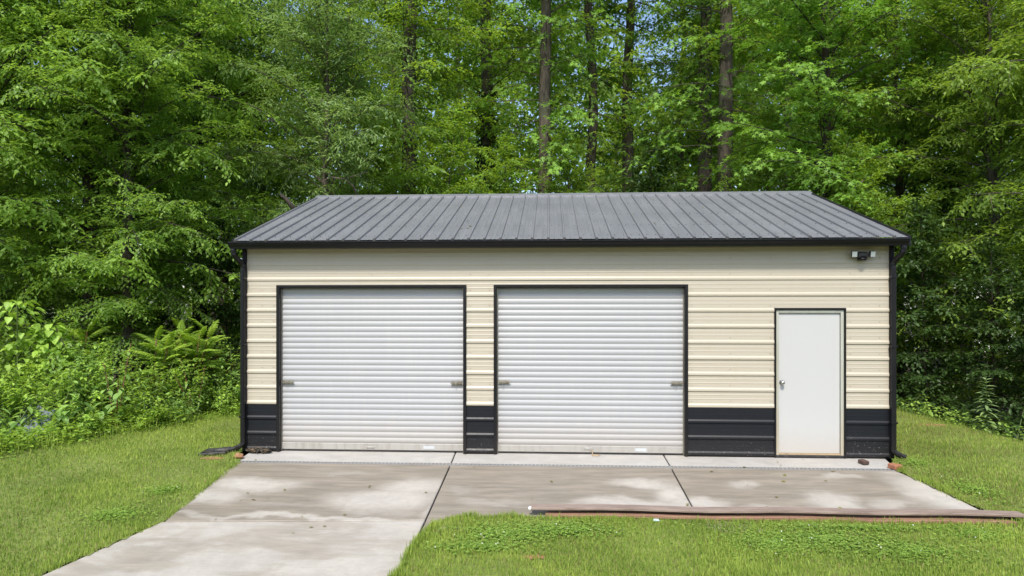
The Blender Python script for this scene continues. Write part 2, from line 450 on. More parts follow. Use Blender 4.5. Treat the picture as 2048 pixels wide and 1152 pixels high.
def blob_px(u, v, du, dv, k=1.0):
    x, y = on_ground(u, v); x2, _ = on_ground(u + du, v); _, y1 = on_ground(u, v - dv); _, y2 = on_ground(u, v + dv)
    return (x, y, abs(x2 - x), abs(y1 - y2) / 2, k)
BL = [blob_px(*q) for q in ((505, 968, 105, 15), (410, 990, 80, 18, .9), (835, 978, 75, 22), (770, 1000, 110, 26), (640, 1036, 330, 6, .9), (880, 1005, 30, 60, .8), (700, 945, 60, 5, .35),
                           (560, 1010, 60, 6, .3))]
BM = [blob_px(*q) for q in ((1285, 967, 75, 10), (1345, 985, 45, 22), (1270, 1006, 140, 12), (1370, 1008, 40, 20), (980, 1010, 60, 6, .4), (930, 985, 40, 10, .3))]
BR = [blob_px(*q) for q in ((1415, 1005, 50, 14), (1480, 962, 30, 7, .7), (1662, 1003, 55, 20), (1690, 958, 50, 7, .7), (1890, 990, 80, 40), (1790, 1010, 60, 8, .6), (1540, 1012, 60, 6, .5), (1800, 950, 40, 8, .6))]
M['slab_left'] = concrete('damp_concrete_left', BL)
M['slab_mid'] = concrete('damp_concrete_middle', BM)
M['slab_right'] = concrete('damp_concrete_right', BR)
M['slab_low'] = concrete('concrete_drive', None, (.405, .375, .328), (.255, .222, .176), .8)
M['apron'] = concrete('dry_apron_concrete', None, (.425, .408, .378), (.36, .335, .295), .5)

def slab(name, poly, mat, parent, top=.0, t=.12, b=.012):
    """polygon slab lying on the sloped ground, chamfered top edge"""
    c = np.mean(np.array(poly), 0); n = len(poly)
    def zz(x, y): return (SLOPE * (y - Y0) if y < Y0 else 0.0) + top
    inn = [(x + (c[0] - x) / np.hypot(*(c - (x, y))) * b, y + (c[1] - y) / np.hypot(*(c - (x, y))) * b) for x, y in poly]
    mb = MB()
    vs = [(x, y, zz(x, y) - t) for x, y in poly] + [(x, y, zz(x, y) - b * .6) for x, y in poly] + [(x, y, zz(x, y)) for x, y in inn]
    fs = [tuple(range(n - 1, -1, -1)), tuple(range(2 * n, 3 * n))]
    for r in range(2):
        for k in range(n): fs.append((r * n + k, r * n + (k + 1) % n, (r + 1) * n + (k + 1) % n, (r + 1) * n + k))
    mb.add(vs, fs); return mb.build(name, mat, parent)

drive = tag(empty('driveway', (0, 0, 0)), kind='structure')
J1, J2, g = -1.325, 1.595, .009
YD = -.585                                                        # trench drain line
slab('slab', [(-4.35, .12), (-4.27, YD + .04), (J1 - g, YD + .04), (J1 - g - .03, .12)], M['apron'], drive, .002)
slab('slab', [(J1 + g - .03, .12), (J1 + g, YD + .04), (J2 - g, YD + .04), (J2 - g + .02, .12)], M['apron'], drive, .002)
slab('slab', [(J2 + g + .02, .12), (J2 + g, YD + .04), (4.50, YD + .04), (4.66, .12)], M['apron'], drive, .002)
a = on_ground(330, 1042); b_ = on_ground(80, 1152); tj = on_ground(856, 1040)
def lerp2(p, q, t): return (p[0] + (q[0] - p[0]) * t, p[1] + (q[1] - p[1]) * t)
slab('slab', [(-4.285, YD - .045), a, (J1 - g, tj[1]), (J1 - g, YD - .045)], M['slab_left'], drive)
slab('slab', [(J1 + g, YD - .045), (J1 + g, -2.75), (2.0, -2.75), (J2 - g, YD - .045)][0:2] + [(J2 - g, -2.75), (J2 - g, YD - .045)], M['slab_mid'], drive)
slab('slab', [(J2 + g, YD - .045), (J2 + g, -2.62), (5.05, -2.55), (4.72, -1.92), on_ground(1860, 970), (4.46, YD - .045)], M['slab_right'], drive)
slab('slab', [(a[0] - .02, a[1] - .02), b_, (-5.0, -5.2), (-5.3, -9.6), (-2.4, -9.6), (-2.0, -6.4), (-1.55, -4.6), on_ground(783, 1160), on_ground(806, 1120), on_ground(838, 1085), (J1 - g, -2.9), (J1 - g, tj[1] - .02)], M['slab_low'], drive)

# trench drain: dark channel and a galvanised slotted grate
dr = tag(empty('trench_drain', (0, YD, 0)), 'long narrow slotted trench drain grate across the concrete in front of the garage', 'drain')
x0, x1 = -4.27, 4.5; zt = SLOPE * (YD - Y0) + .004
MB().box(x0, x1, -.035, .032, zt - .09, zt - .02).build('channel', M['pit'], dr)
MB().box(x0, x1, -.041, -.030, zt - .08, zt)\
  .box(x0, x1, .026, .036, zt - .08, zt + .001).build('edge_rail', M['grate'], dr)
mb = MB(); k = x0 + .02
while k < x1 - .03:
    mb.box(k, k + .017, -.0305, .0265, zt - .004, zt - .001); k += .052
tag(mb.build('grate_bars', M['grate'], dr), kind='stuff')

# ------------------------------------------------------------------ the garage
XL, XR = -4.447, 4.735; XC = (XL + XR) / 2
garage = tag(empty('garage', (0, 0, 0)), 'beige metal garage with charcoal roof, black wainscot, two white roll-up doors', 'garage')
DEP = 6.72; ZT = 2.955; P = .2225; ZB = .05
WD = (3.118, 4.090)                                               # walk door outer
D1 = (-3.945, -1.183); D2 = (-.793, 1.935); DT = 2.412; WT = 2.083

PROF = [(-.030, 0), (-.017, .016), (.013, .016), (.030, 0), (.084, 0), (.089, .0020), (.097, .0020), (.102, 0), (.139, 0), (.144, .0020), (.152, .0020), (.157, 0), (.1925, 0)]
_sidecache = {}
PROFK = [(-.030, 0), (-.018, .015), (.008, .015), (.030, 0)]
def course(xa, xb, k, zlo=None, zhi=None, rib=1.0):
    """one siding course: a rib and the pan above it"""
    mat = M['wainscot'] if k < 3 else M['beige']
    z = ZB + P * k
    lo = -.05 if zlo is None else zlo - z; hi = .1925 if zhi is None else zhi - z
    pr = [(max(lo, min(hi, dz)), pr_) for dz, pr_ in [(a_, b_ * rib if i_ < 4 else b_) for i_, (a_, b_) in enumerate(PROFK + [(p_, q_ * (.25 if k < 3 else 1)) for p_, q_ in PROF[4:]])]]
    out = []
    for dz, q in pr:
        if out and abs(out[-1][0] - dz) < 1e-6: out[-1] = (dz, min(q, out[-1][1])); continue
        out.append((dz, q))
    key = (round(xb - xa, 4), tuple(out), k < 3)
    if key not in _sidecache:
        _sidecache[key] = MB().extrude_x([(-q, dz) for dz, q in out], 0, xb - xa).mesh('siding_panel', mat)
    o = link('siding_panel', _sidecache[key], garage)
    o.location = (xa, -.002 + random.uniform(-.0012, .0012), z)
    return o
segs = [(-4.387, D1[0]), (D1[1], D2[0]), (D2[1], WD[0]), (WD[1], 4.675)]
for k in range(0, 9):
    for xa, xb in segs: course(xa, xb, k)
for xa, xb in segs: course(xa, xb, 9)
course(WD[0], WD[1], 9, WT + .001, None)
for xa, xb in (segs[0], segs[1], (D2[1], 4.675)): course(xa, xb, 10)
course(D1[0], D1[1], 10, DT + .001); course(D2[0], D2[1], 10, DT + .001)
course(-4.387, 4.675, 11, rib=.8); course(-4.387, 4.675, 12, rib=.35)
course(-4.387, 4.675, 13, None, ZT, .3)
# wall core behind the sheets (front), with openings
core = MB()
y0, y1 = .004, .10
core.box(-4.40, D1[0] + .01, y0, y1, 0, ZT); core.box(D1[1] - .01, D2[0] + .01, y0, y1, 0, ZT); core.box(D2[1] - .01, WD[0] + .01, y0, y1, 0, ZT)
core.box(WD[1] - .01, 4.69, y0, y1, 0, ZT); core.box(D1[0] + .01, D1[1] - .01, y0, y1, DT + .004, ZT); core.box(D2[0] + .01, D2[1] - .01, y0, y1, DT + .004, ZT)
core.box(WD[0] + .01, WD[1] - .01, y0, y1, WT + .004, ZT)
core.build('wall_core', M['black'], garage)
# side and back walls: ribbed sheets
def ribbed_side(xs, sgn):
    mb = MB()
    for k in range(0, 14):
        z = ZB + P * k; pts = [(z + dz, q) for dz, q in PROF if z + dz < ZT + .001]
        n = len(pts)
        vs = [(xs + sgn * q, .07, zz) for zz, q in pts] + [(xs + sgn * q, DEP - .06, zz) for zz, q in pts]
        mb.add(vs, [(i, n + i, n + i + 1, i + 1) for i in range(n - 1)])
    return mb
for xs, sg in ((-4.41, -1), (4.70, 1)):
    mbk = ribbed_side(xs, sg); lo = MB(); hi = MB()
    for f in mbk.f:
        zc = sum(mbk.v[i][2] for i in f) / 4
        (lo if zc < .6875 else hi).add([mbk.v[i] for i in f], [(0, 1, 2, 3)])
    lo.build('side_wainscot', M['wainscot'], garage); hi.build('side_wall', M['beige'], garage)
RZ, RYM = 4.235, DEP / 2                                          # ridge
for xs in (-4.40, 4.69):
    MB().add([(xs, .05, ZT), (xs, DEP - .05, ZT), (xs, DEP / 2, RZ - .06), (xs + (.05 if xs < 0 else -.05), .05, ZT), (xs + (.05 if xs < 0 else -.05), DEP - .05, ZT), (xs + (.05 if xs < 0 else -.05), DEP / 2, RZ - .06)],
             [(0, 1, 2), (3, 5, 4), (0, 3, 4, 1), (1, 4, 5, 2), (2, 5, 3, 0)]).build('gable', M['beige'], garage)
MB().box(-4.40, 4.69, DEP - .05, DEP, 0, ZT).build('back_wall', M['beige'], garage)
ws = MB()
for k in range(3, 13):
    z = ZB + P * k + .062
    for xq in (-4.16, -3.99, -2.55, -1.13, -.85, .55, 1.99, 2.52, 3.07, 4.15, 4.55):
        if z < DT + .02 and (D1[0] < xq < D1[1] or D2[0] < xq < D2[1]): continue
        r = .006; ws.add([(xq - r, -.0035, z - r), (xq + r, -.0035, z - r), (xq + r, -.0035, z + r), (xq - r, -.0035, z + r), (xq, -.009, z)], [(0, 1, 4), (1, 2, 4), (2, 3, 4), (3, 0, 4)])
tag(ws.build('wall_screws', M['steel'], garage), kind='stuff')
# corner trims
for xa, xb in ((XL, -4.383), (4.671, XR)):
    MB().box(xa, xb, -.030, .07, .012, ZT, .004).build('corner_trim', M['black'], garage)
    MB().box(xa, xb, DEP - .07, DEP + .03, .0, ZT, .004).build('corner_trim', M['black'], garage)

# roof: 14 three-rib panels per slope
RL, RRX = -4.495, 4.845; W = (RRX - RL) / 42
EY, EZ = -.205, 3.040
SL = math.hypot(RYM - EY, RZ - EZ); PIT = math.atan2(RZ - EZ, RYM - EY)
rp = MB(); prof = []
for k in range(3):
    o = k * W
    prof += [(o, 0), (o + .012, .0), (o + .019, .027), (o + .041, .027), (o + .048, 0), (o + .105, 0), (o + .110, .003), (o + .118, .003), (o + .123, 0), (o + .165, 0), (o + .170, .003), (o + .178, .003), (o + .183, 0)]
prof.append((3 * W, 0))
n = len(prof)
NS = 6
vs = []
for j in range(NS + 1):
    s = SL * j / NS
    for x, h in prof: vs.append((x, s * math.cos(PIT) - h * math.sin(PIT), s * math.sin(PIT) + h * math.cos(PIT)))
fs = [(j * n + i, j * n + i + 1, (j + 1) * n + i + 1, (j + 1) * n + i) for j in range(NS) for i in range(n - 1)]
# closed rib ends at the eave
rp.add(vs, fs)
for k in range(3):
    i = k * 13
    rp.add([vs[i + 1], vs[i + 2], vs[i + 3], vs[i + 4]], [(0, 3, 2, 1)])
pm = rp.mesh('roof_panel', M['roof'])
for k in range(14):
    o = link('roof_panel', pm, garage); o.location = (RL + 3 * W * k, EY, EZ + random.uniform(-.0015, .0015))
    o = link('roof_panel', pm, garage); o.location = (RL + 3 * W * (k + 1), DEP - EY, EZ + random.uniform(-.0015, .0015)); o.rotation_euler = (0, 0, math.pi)
rcl = MB()
for k in range(42):
    x = RL + k * W
    q = [(x + .010, EY - .0015, EZ - .012), (x + .050, EY - .0015, EZ - .012), (x + .050, EY - .0015, EZ + .006), (x + .041, EY - .0045, EZ + .025), (x + .019, EY - .0045, EZ + .025), (x + .010, EY - .0015, EZ + .006)]
    rcl.add(q + [(a, b + .012, c) for a, b, c in q], [(0, 1, 2, 3, 4, 5)] + [(i_, (i_ + 1) % 6, 6 + (i_ + 1) % 6, 6 + i_) for i_ in range(6)])
tag(rcl.build('rib_closures', M['rubber'], garage), kind='stuff')
# screws
sc_ = MB()
for s in (.06, .24, .47, .72, .95):
    for k in range(42):
        for off in (.080, .200):
            x = RL + k * W + off; t = s * SL; y = EY + t * math.cos(PIT); z = EZ + t * math.sin(PIT); r = .0075
            sc_.add([(x - r, y - r, z), (x + r, y - r, z), (x + r, y + r, z + r * .4), (x - r, y + r, z + r * .4), (x, y - r * .5, z + r * 1.6)], [(0, 1, 4), (1, 2, 4), (2, 3, 4), (3, 0, 4)])
tag(sc_.build('roof_screws', M['black'], garage), kind='stuff')
# ridge cap: folded strip
rc = [(-.155, -.155 * math.tan(PIT) - .004), (-.15, -.15 * math.tan(PIT) + .026), (-.02, .028), (0, .036), (.02, .028), (.15, -.15 * math.tan(PIT) + .026), (.155, -.155 * math.tan(PIT) - .004)]
MB().extrude_x([(RYM + y, RZ + z) for y, z in rc], RL - .01, RRX + .01, True).build('ridge_cap', M['roof'], garage)
# rake trims
for xa, xb in ((RL - .022, RL + .012), (RRX - .012, RRX + .022)):
    for sgn in (1, -1):
        def yy(t): return EY + t if sgn == 1 else DEP - EY - t
        h = RYM - EY
        pts = []
        for x in (xa, xb):
            for t, dz in ((0, .024), (h, .024), (h, -.11), (0, -.11)):
                pts.append((x, yy(t), EZ + t * math.tan(PIT) + dz))
        MB().add(pts, [(0, 1, 2, 3), (7, 6, 5, 4), (0, 4, 5, 1), (1, 5, 6, 2), (2, 6, 7, 3), (3, 7, 4, 0)]).build('rake_trim', M['black'], garage)
# soffit / fascia
MB().box(RL + .012, RRX - .012, -.150, .0, ZT + .001, ZT + .05).build('fascia', M['black'], garage)
MB().box(-4.387, 4.675, -.016, -.001, ZT - .006, ZT + .0008).build('eave_strip', M['wood_dark'], garage)
# roof underside closes the attic from the eave
MB().box(RL + .012, RRX - .012, DEP, DEP + .16, ZT + .001, ZT + .05).build('fascia', M['black'], garage)
# K-style gutter
GX0, GX1 = -4.535, 4.812
gp = [(-.155, 3.030), (-.155, 2.925), (-.240, 2.925), (-.250, 2.955), (-.274, 2.980), (-.278, 3.002), (-.288, 3.004), (-.288, 3.020), (-.272, 3.020), (-.264, 3.010), (-.260, 2.982), (-.236, 2.960), (-.230, 2.935), (-.163, 2.935), (-.163, 3.030)]
gut = MB().extrude_x(gp, GX0, GX1, closed=True)
for x in (GX0, GX1 - .003):
    gut.extrude_x([(-.155, 3.028), (-.155, 2.925), (-.240, 2.925), (-.250, 2.955), (-.274, 2.980), (-.286, 3.004), (-.286, 3.020)], x, x + .003, True, True)
gut.build('gutter', M['black'], garage)

def downspout(xo, xw):
    """corrugated black downspout: curved elbow from the gutter, straight drop, kick-out shoe"""
    pts = []; R_ = []
    for i in range(11):
        t = i / 10; q = min(1, max(0, (t - .22) / .7)); s = q * q * (3 - 2 * q)
        pts.append((xo + (xw - xo) * s, -.21 + .145 * s, 2.925 - .265 * t)); R_.append(.041 if i % 2 else .036)
    for i in range(13):
        z = 2.63 - i * (2.63 - .14) / 12
        pts.append((xw, -.066, z)); R_.append(.037)
    sgn = -1 if xw < 0 else 1
    for i in range(1, 6):
        t = i / 5; pts.append((xw + sgn * .13 * t * t, -.066 - .06 * t, .14 - .09 * t)); R_.append(.040 if i % 2 else .036)
    d = MB().tube(pts, R_, 8).build('downspout', M['black'], garage)
    for z in (.5, 1.55, 2.5):
        MB().box(xw - .043, xw + .043, -.107, -.03, z, z + .022).build('strap', M['black'], d)
downspout(-4.49, -4.418); downspout(4.765, 4.702)

# roll-up doors: trim, curtain slats, bottom bar, slide latches
SP = .0803
def slat_mesh(w):
    pr = []
    for i in range(9):
        t = i / 8
        y = -.0075 * (math.sin(math.pi * min(1, max(0, (t - .12) / .76))) ** .8) if .12 < t < .88 else 0.003 * (1 - abs((t if t < .5 else 1 - t) / .12))
        pr.append((y, t * SP))
    return MB().extrude_x(pr, 0, w).mesh('slat', M['curtain'], True)
def roll_door(D, latches):
    xa, xb = D; tr = .045
    d = empty('roll_up_door', ((xa + xb) / 2, 0, 0), 0, garage); c = (xa + xb) / 2
    w = xb - xa
    # black trim: two jambs and a header, each with a reveal into the wall
    for s in (-1, 1):
        e = s * w / 2
        MB().box(min(e, e - s * tr), max(e, e - s * tr), -.027, .105, .008, DT, .003).build('jamb_trim', M['black'], d)
        # guide rail
        MB().box(min(e - s * tr, e - s * (tr + .012)), max(e - s * tr, e - s * (tr + .012)), .050, .098, .01, DT - .05).build('guide_rail', M['steel'], d)
    MB().box(-w / 2 + tr, w / 2 - tr, -.027, .105, DT - .036, DT, .003).build('header_trim', M['black'], d)
    sm = slat_mesh(w - 2 * tr - .004)
    zb = .125; k = 0
    while zb + k * SP < DT - .05:
        o = link('slat', sm, d); o.location = (-w / 2 + tr + .002, .078 + random.uniform(-.0008, .0008), zb + k * SP); k += 1
    MB().box(-w / 2 + tr + .002, w / 2 - tr - .002, .060, .092, .030, .124, .004).build('bottom_bar', M['bar'], d)
    MB().box(-w / 2 + tr, w / 2 - tr, .066, .090, .012, .030).build('rubber_seal', M['rubber'], d)
    MB().box(-w / 2 + tr, w / 2 - tr, .11, .13, .0, DT).build('backing', M['pit'], d)
    for s, z, col in latches:
        e = s * (w / 2 - tr)
        L = empty('slide_latch', (e - s * .098, .062, z), 0, d); L.scale = (.86, 1, .8)
        mat = M['steel']
        MB().box(-.085, .085, -.004, .004, -.036, .036, .002).build('plate', mat, L)
        q = MB().tube([(-.105, -.018, .004), (.105, -.018, .004)], .010, 8)
        q.build('bolt', mat, L)
        for xx in (-.055, .0, .055): MB().box(xx - .010, xx + .010, -.032, -.004, -.014, .022, .003).build('staple', mat, L)
        MB().tube([(-.02, -.028, .006), (-.02, -.05, -.012), (-.02, -.05, -.03)], .006, 6).build('pull', mat, L)
    return d, w
d1, w1 = roll_door(D1, [(-1, 1.0, 0), (1, 1.0, 0)])
d2, w2 = roll_door(D2, [(-1, 1.02, 0), (1, 1.02, 0)])
for d, xs in ((d1, .83), (d2, .72)):
    MB().box(xs - .08, xs + .08, .0572, .0588, .052, .098).build('sticker', M['sticker'], d)
h = MB().box(-.06, .06, -.012, 0, -.016, .016, .004).build('lift_handle', M['bar'], d2); h.location = (-.02, .060, .085)
h = MB().box(-.06, .06, -.012, 0, -.012, .012, .004).build('lift_handle', M['bar'], d1); h.location = (-.02, .060, .07)
MB().tube([(.02, .045, .07), (.035, .03, .045), (.03, .0, .02), (.07, -.03, .013), (.14, -.025, .013), (.10, -.06, .012), (.02, -.05, .012)], .006, 6).build('pull_cord', M['cord'], d2)

# walk door
wd = empty('entry_door', ((WD[0] + WD[1]) / 2, 0, 0), 0, garage); hw = (WD[1] - WD[0]) / 2
for s in (-1, 1):
    e = s * hw
    MB().box(min(e, e - s * .026), max(e, e - s * .026), -.027, .09, .008, WT, .003).build('jamb_trim', M['black'], wd)
    e2 = e - s * .026
    MB().box(min(e2, e2 - s * .040), max(e2, e2 - s * .040), -.008, .088, .03, WT - .026, .003).build('door_frame', M['frame'], wd)
MB().box(-hw + .026, hw - .026, -.027, .09, WT - .026, WT, .003).build('header_trim', M['black'], wd)
MB().box(-hw + .066, hw - .066, -.008, .088, WT - .066, WT - .026, .003).build('door_frame', M['frame'], wd)
leafd = MB().box(-hw + .070, hw - .070, .018, .062, .062, WT - .070, .004).build('door_leaf', M['white_door'], wd)
MB().box(-hw + .026, hw - .026, -.02, .088, .012, .040, .004).build('threshold', M['rubber'], wd)
MB().box(-hw + .066, hw - .066, .0, .06, .040, .060, .003).build('door_sweep', M['sill'], wd)
kb = MB().lathe([(.034, 0), (.034, .006), (.014, .010), (.013, .030), (.026, .040), (.029, .052), (.025, .062), (.010, .067)], 20, Matrix.Translation((-hw + .112, .018, 1.045)) @ Matrix.Rotation(math.pi / 2, 4, 'X'))
kb.build('knob', M['chrome'], leafd, True)

# floodlight
fl = tag(empty('floodlight', (4.285, -.022, 2.80)), 'black twin-head security floodlight under the eave near the right corner', 'floodlight')
MB().box(-.072, .072, -.075, .0, -.030, .052, .012).build('housing', M['rubber'], fl)
MB().lathe([(.062, -.038), (.060, -.02), (.045, .012)], 16, Matrix.Translation((0, -.04, -.02))).build('motion_sensor', M['black'], fl, True)
for s in (-1, 1):
    hd = MB().box(-.040, .040, -.025, .022, -.045, .045, .010).build('lamp_head', M['rubber'], fl)
    hd.location = (s * .118, -.070, .022); hd.rotation_euler = (math.radians(8), 0, s * math.radians(10))
    MB().box(-.032, .032, -.030, -.0245, -.038, .038, .004).build('lens', M['lens'], hd)
    MB().tube([(s * .068, -.045, .02), (s * .098, -.055, .022)], .012, 8).build('swivel_arm', M['rubber'], fl)

# ------------------------------------------------------------------ small things on the ground
def slope_z(y): return SLOPE * (y - Y0) if y < Y0 else 0
def board(name, u0, u1, Yc, z, w, t, mat, label, dy=0.0, over=0.0):
    x0 = on_ground(u0, 1030)[0]; x1 = on_ground(u1, 1030)[0] + over; L = x1 - x0; N_ = 14
    mb = MB(); vs = []; b = .004
    for i in range(N_ + 1):
        x = -L / 2 + L * i / N_; sag = .006 * math.sin(i * 1.3 + z * 90) ; yy = .008 * math.sin(i * .6 + z * 50)
        for (py, pz) in ((-w / 2 + b, 0), (w / 2 - b, 0), (w / 2, b), (w / 2, t - b), (w / 2 - b, t), (-w / 2 + b, t), (-w / 2, t - b), (-w / 2, b)):
            vs.append((x, py + yy, pz + sag))
    fs = []
    for i in range(N_):
        for k in range(8):
            q = i * 8 + k; r = i * 8 + (k + 1) % 8; fs.append((q, q + 8, r + 8, r))
    fs += [tuple(range(8)), tuple(range(N_ * 8 + 7, N_ * 8 - 1, -1))]
    o = mb.add(vs, fs).build(name, mat)
    o.location = ((x0 + x1) / 2, Yc, z); o.rotation_euler = (0, 0, dy)
    tag(o, label, 'board', 'old boards stacked along the slab edge'); return o
Yb = -2.26; zb = slope_z(Yb)
board('board', 1091, 1996, Yb - .03, zb + .004, .14, .032, M['wood_red'], 'reddish lower front board of the stack beside the grass')
board('board', 1098, 1985, Yb + .07, zb + .040, .13, .026, M['wood_dark'], 'dark brown middle board of the stack, in its shadow gap')
board('board', 1062, 2014, Yb + .015, zb + .072, .15, .026, M['wood_grey'], 'wide weathered grey board on top of the stack', .004, .03)
x0 = on_ground(1058, 1030)[0]
o = MB().lathe([(.010, 0), (.020, .006), (.022, .02), (.014, .034)], 10).build('cap', M['white_plastic'])
o.location = (x0 + .012, Yb - .035, zb + .062); tag(o, 'small white cap on the left end of the top board', 'cap')
o = MB().box(-.035, .035, -.02, .02, 0, .02, .006).build('plastic_scrap', M['blue_plastic'])
x, y = on_ground(1312, 1046); o.location = (x, y, slope_z(y) + .02); o.rotation_euler = (.2, .1, .5); tag(o, 'pale blue plastic scrap in the grass below the boards', 'litter')

def brick(u, v, mat, label, size, rz, name='brick'):
    x, y = on_ground(u, v)
    o = MB().box(-size[0] / 2, size[0] / 2, -size[1] / 2, size[1] / 2, 0, size[2], .007).build(name, mat)
    o.location = (x, y, slope_z(y) + .003); o.rotation_euler = (0, 0, rz); tag(o, label, 'brick'); return o
brick(1727, 928, M['brick_dark'], 'small dark block on the apron right of the white door', (.085, .13, .05), .15, 'block')
brick(1790, 938, M['brick'], 'reddish brick at the right end of the trench drain', (.12, .13, .062), .35)

def rock(name, loc, r, mat, label, cat, sq=(1, 1, .7), seed=1):
    rn = random.Random(seed); vs = []; fs = []; n, m_ = 10, 6
    for j in range(m_ + 1):
        ph = math.pi * j / m_
        for i in range(n):
            a = 2 * math.pi * i / n; q = r * (1 + rn.uniform(-.18, .18))
            vs.append((q * math.sin(ph) * math.cos(a) * sq[0], q * math.sin(ph) * math.sin(a) * sq[1], q * math.cos(ph) * sq[2]))
    for j in range(m_):
        for i in range(n):
            fs.append((j * n + i, (j + 1) * n + i, (j + 1) * n + (i + 1) % n, j * n + (i + 1) % n))
    o = MB().add(vs, fs).build(name, mat); o.location = loc; tag(o, label, cat); return o
x, y = on_ground(478, 917); rock('rock', (x, y, .03), .065, M['clay'], 'orange clay rock at the left corner of the apron', 'rock', seed=4)
# dark drain lid on the lawn with a scrape of clay beside it
x, y = on_ground(431, 909)
lid = tag(empty('drain_lid', (x, y, .02), .12), 'flat dark drain lid lying in the grass left of the garage', 'lid')
q = MB().box(-.19, .19, -.15, .15, 0, .035, .008).build('lid_plate', M['rubber'], lid); q.rotation_euler = (0, math.radians(-3), 0)
MB().box(-.16, .16, -.12, .12, .036, .041, .003).build('raised_panel', M['rubber'], lid)
mb = MB()
mb.tube([(-4.56, -.13, .055), (-4.64, -.19, .05), (-4.74, -.20, .04), (-4.86, -.17, .03)], [.045, .048, .045, .048], 10)
tag(mb.build('drain_pipe', M['rubber']), 'short black drain pipe leading from the left downspout into the grass', 'pipe')
x, y = on_ground(425, 918); o = rock('clay_patch', (x, y, .006), .13, M['clay'], 'bare orange clay showing in front of the dark lid', 'clay', (1.4, .6, .12), 9)
# heap of chain
x, y = on_ground(521, 905)
ch = tag(empty('chain', (x, y - .04, .004)), 'heap of dark rusty chain at the foot of the left pier', 'chain')
lk = MB()
ring = [(.042 * math.cos(a) * 1.15, .030 * math.sin(a), 0) for a in np.linspace(0, 2 * math.pi, 13)]
lk.tube(ring, .0105, 6, False); lkm = lk.mesh('link', M['chain'], True)
rn = random.Random(3)
for i in range(26):
    o = link('link', lkm, ch); t = i / 25
    o.location = (-.14 + .28 * t + rn.uniform(-.02, .02), rn.uniform(-.035, .045), .02 + rn.uniform(0, .035))
    o.rotation_euler = (rn.uniform(-.9, .9), rn.uniform(-.6, .6), rn.uniform(0, 3.1))

#INSERT_PLANTS
# ------------------------------------------------------------------ vegetation: leaves as real faces
def unit(a): return a / np.maximum(np.linalg.norm(a, axis=-1, keepdims=True), 1e-9)

def leaves(P, D, N, S, kind='oval4', wid=.46, rng=RNG):
    """P base, D axis, N upper side, S length -> verts, loops(flat), counts, verts per leaf"""
    D = unit(D); Wd = unit(np.cross(D, N)); U = np.cross(Wd, D); S = S[:, None]
    n = len(P)
    if kind == 'oval2':
        w = S * wid * .5
        V = np.stack([P, P + D * S * .45 + Wd * w + U * S * .10, P + D * S - U * S * .06, P + D * S * .45 - Wd * w + U * S * .10], 1)
        f = np.array([[0, 1, 2], [0, 2, 3]]); k = 4
    elif kind == 'oval4':
        w = S * wid * .5
        V = np.stack([P, P + D * S * .42 + Wd * w + U * S * .07, P + D * S * .5 + U * S * .01, P + D * S * .42 - Wd * w + U * S * .07, P + D * S - U * S * .16], 1)
        f = np.array([[0, 1, 2], [0, 2, 3], [2, 1, 4], [2, 4, 3]]); k = 5
    elif kind == 'star':
        c = P + D * S * .36; V = []; k = 15
        for an, ln in ((0, .66), (68, .58), (138, .46), (-138, .46), (-68, .58)):
            a = math.radians(an); e = D * math.cos(a) + Wd * math.sin(a); w = -D * math.sin(a) + Wd * math.cos(a)
            V += [c + (w * .17 - e * .05) * S, c - (w * .17 + e * .05) * S, c + e * S * ln - U * S * (.12 * ln)]
        V = np.stack(V, 1); f = np.array([[3 * i, 3 * i + 1, 3 * i + 2] for i in range(5)])
    elif kind == 'blade':
        w = S * wid * .5
        V = np.stack([P - Wd * w, P + Wd * w, P + D * S * .55 + Wd * w * .7 + U * S * .0, P + D * S * .55 - Wd * w * .7, P + D * S * .95 - N * S * .0 + U * S * .28], 1)
        f = np.array([[0, 1, 2], [0, 2, 3], [3, 2, 4]]); k = 5
    V = V.reshape(-1, 3)
    L = (f[None] + (np.arange(n) * k)[:, None, None]).reshape(-1)
    return V, L, np.full(n * len(f), 3, np.int32), k

def rot_z(v, a):
    c, s = np.cos(a), np.sin(a)
    return np.stack([v[..., 0] * c - v[..., 1] * s, v[..., 0] * s + v[..., 1] * c, v[..., 2]], -1)

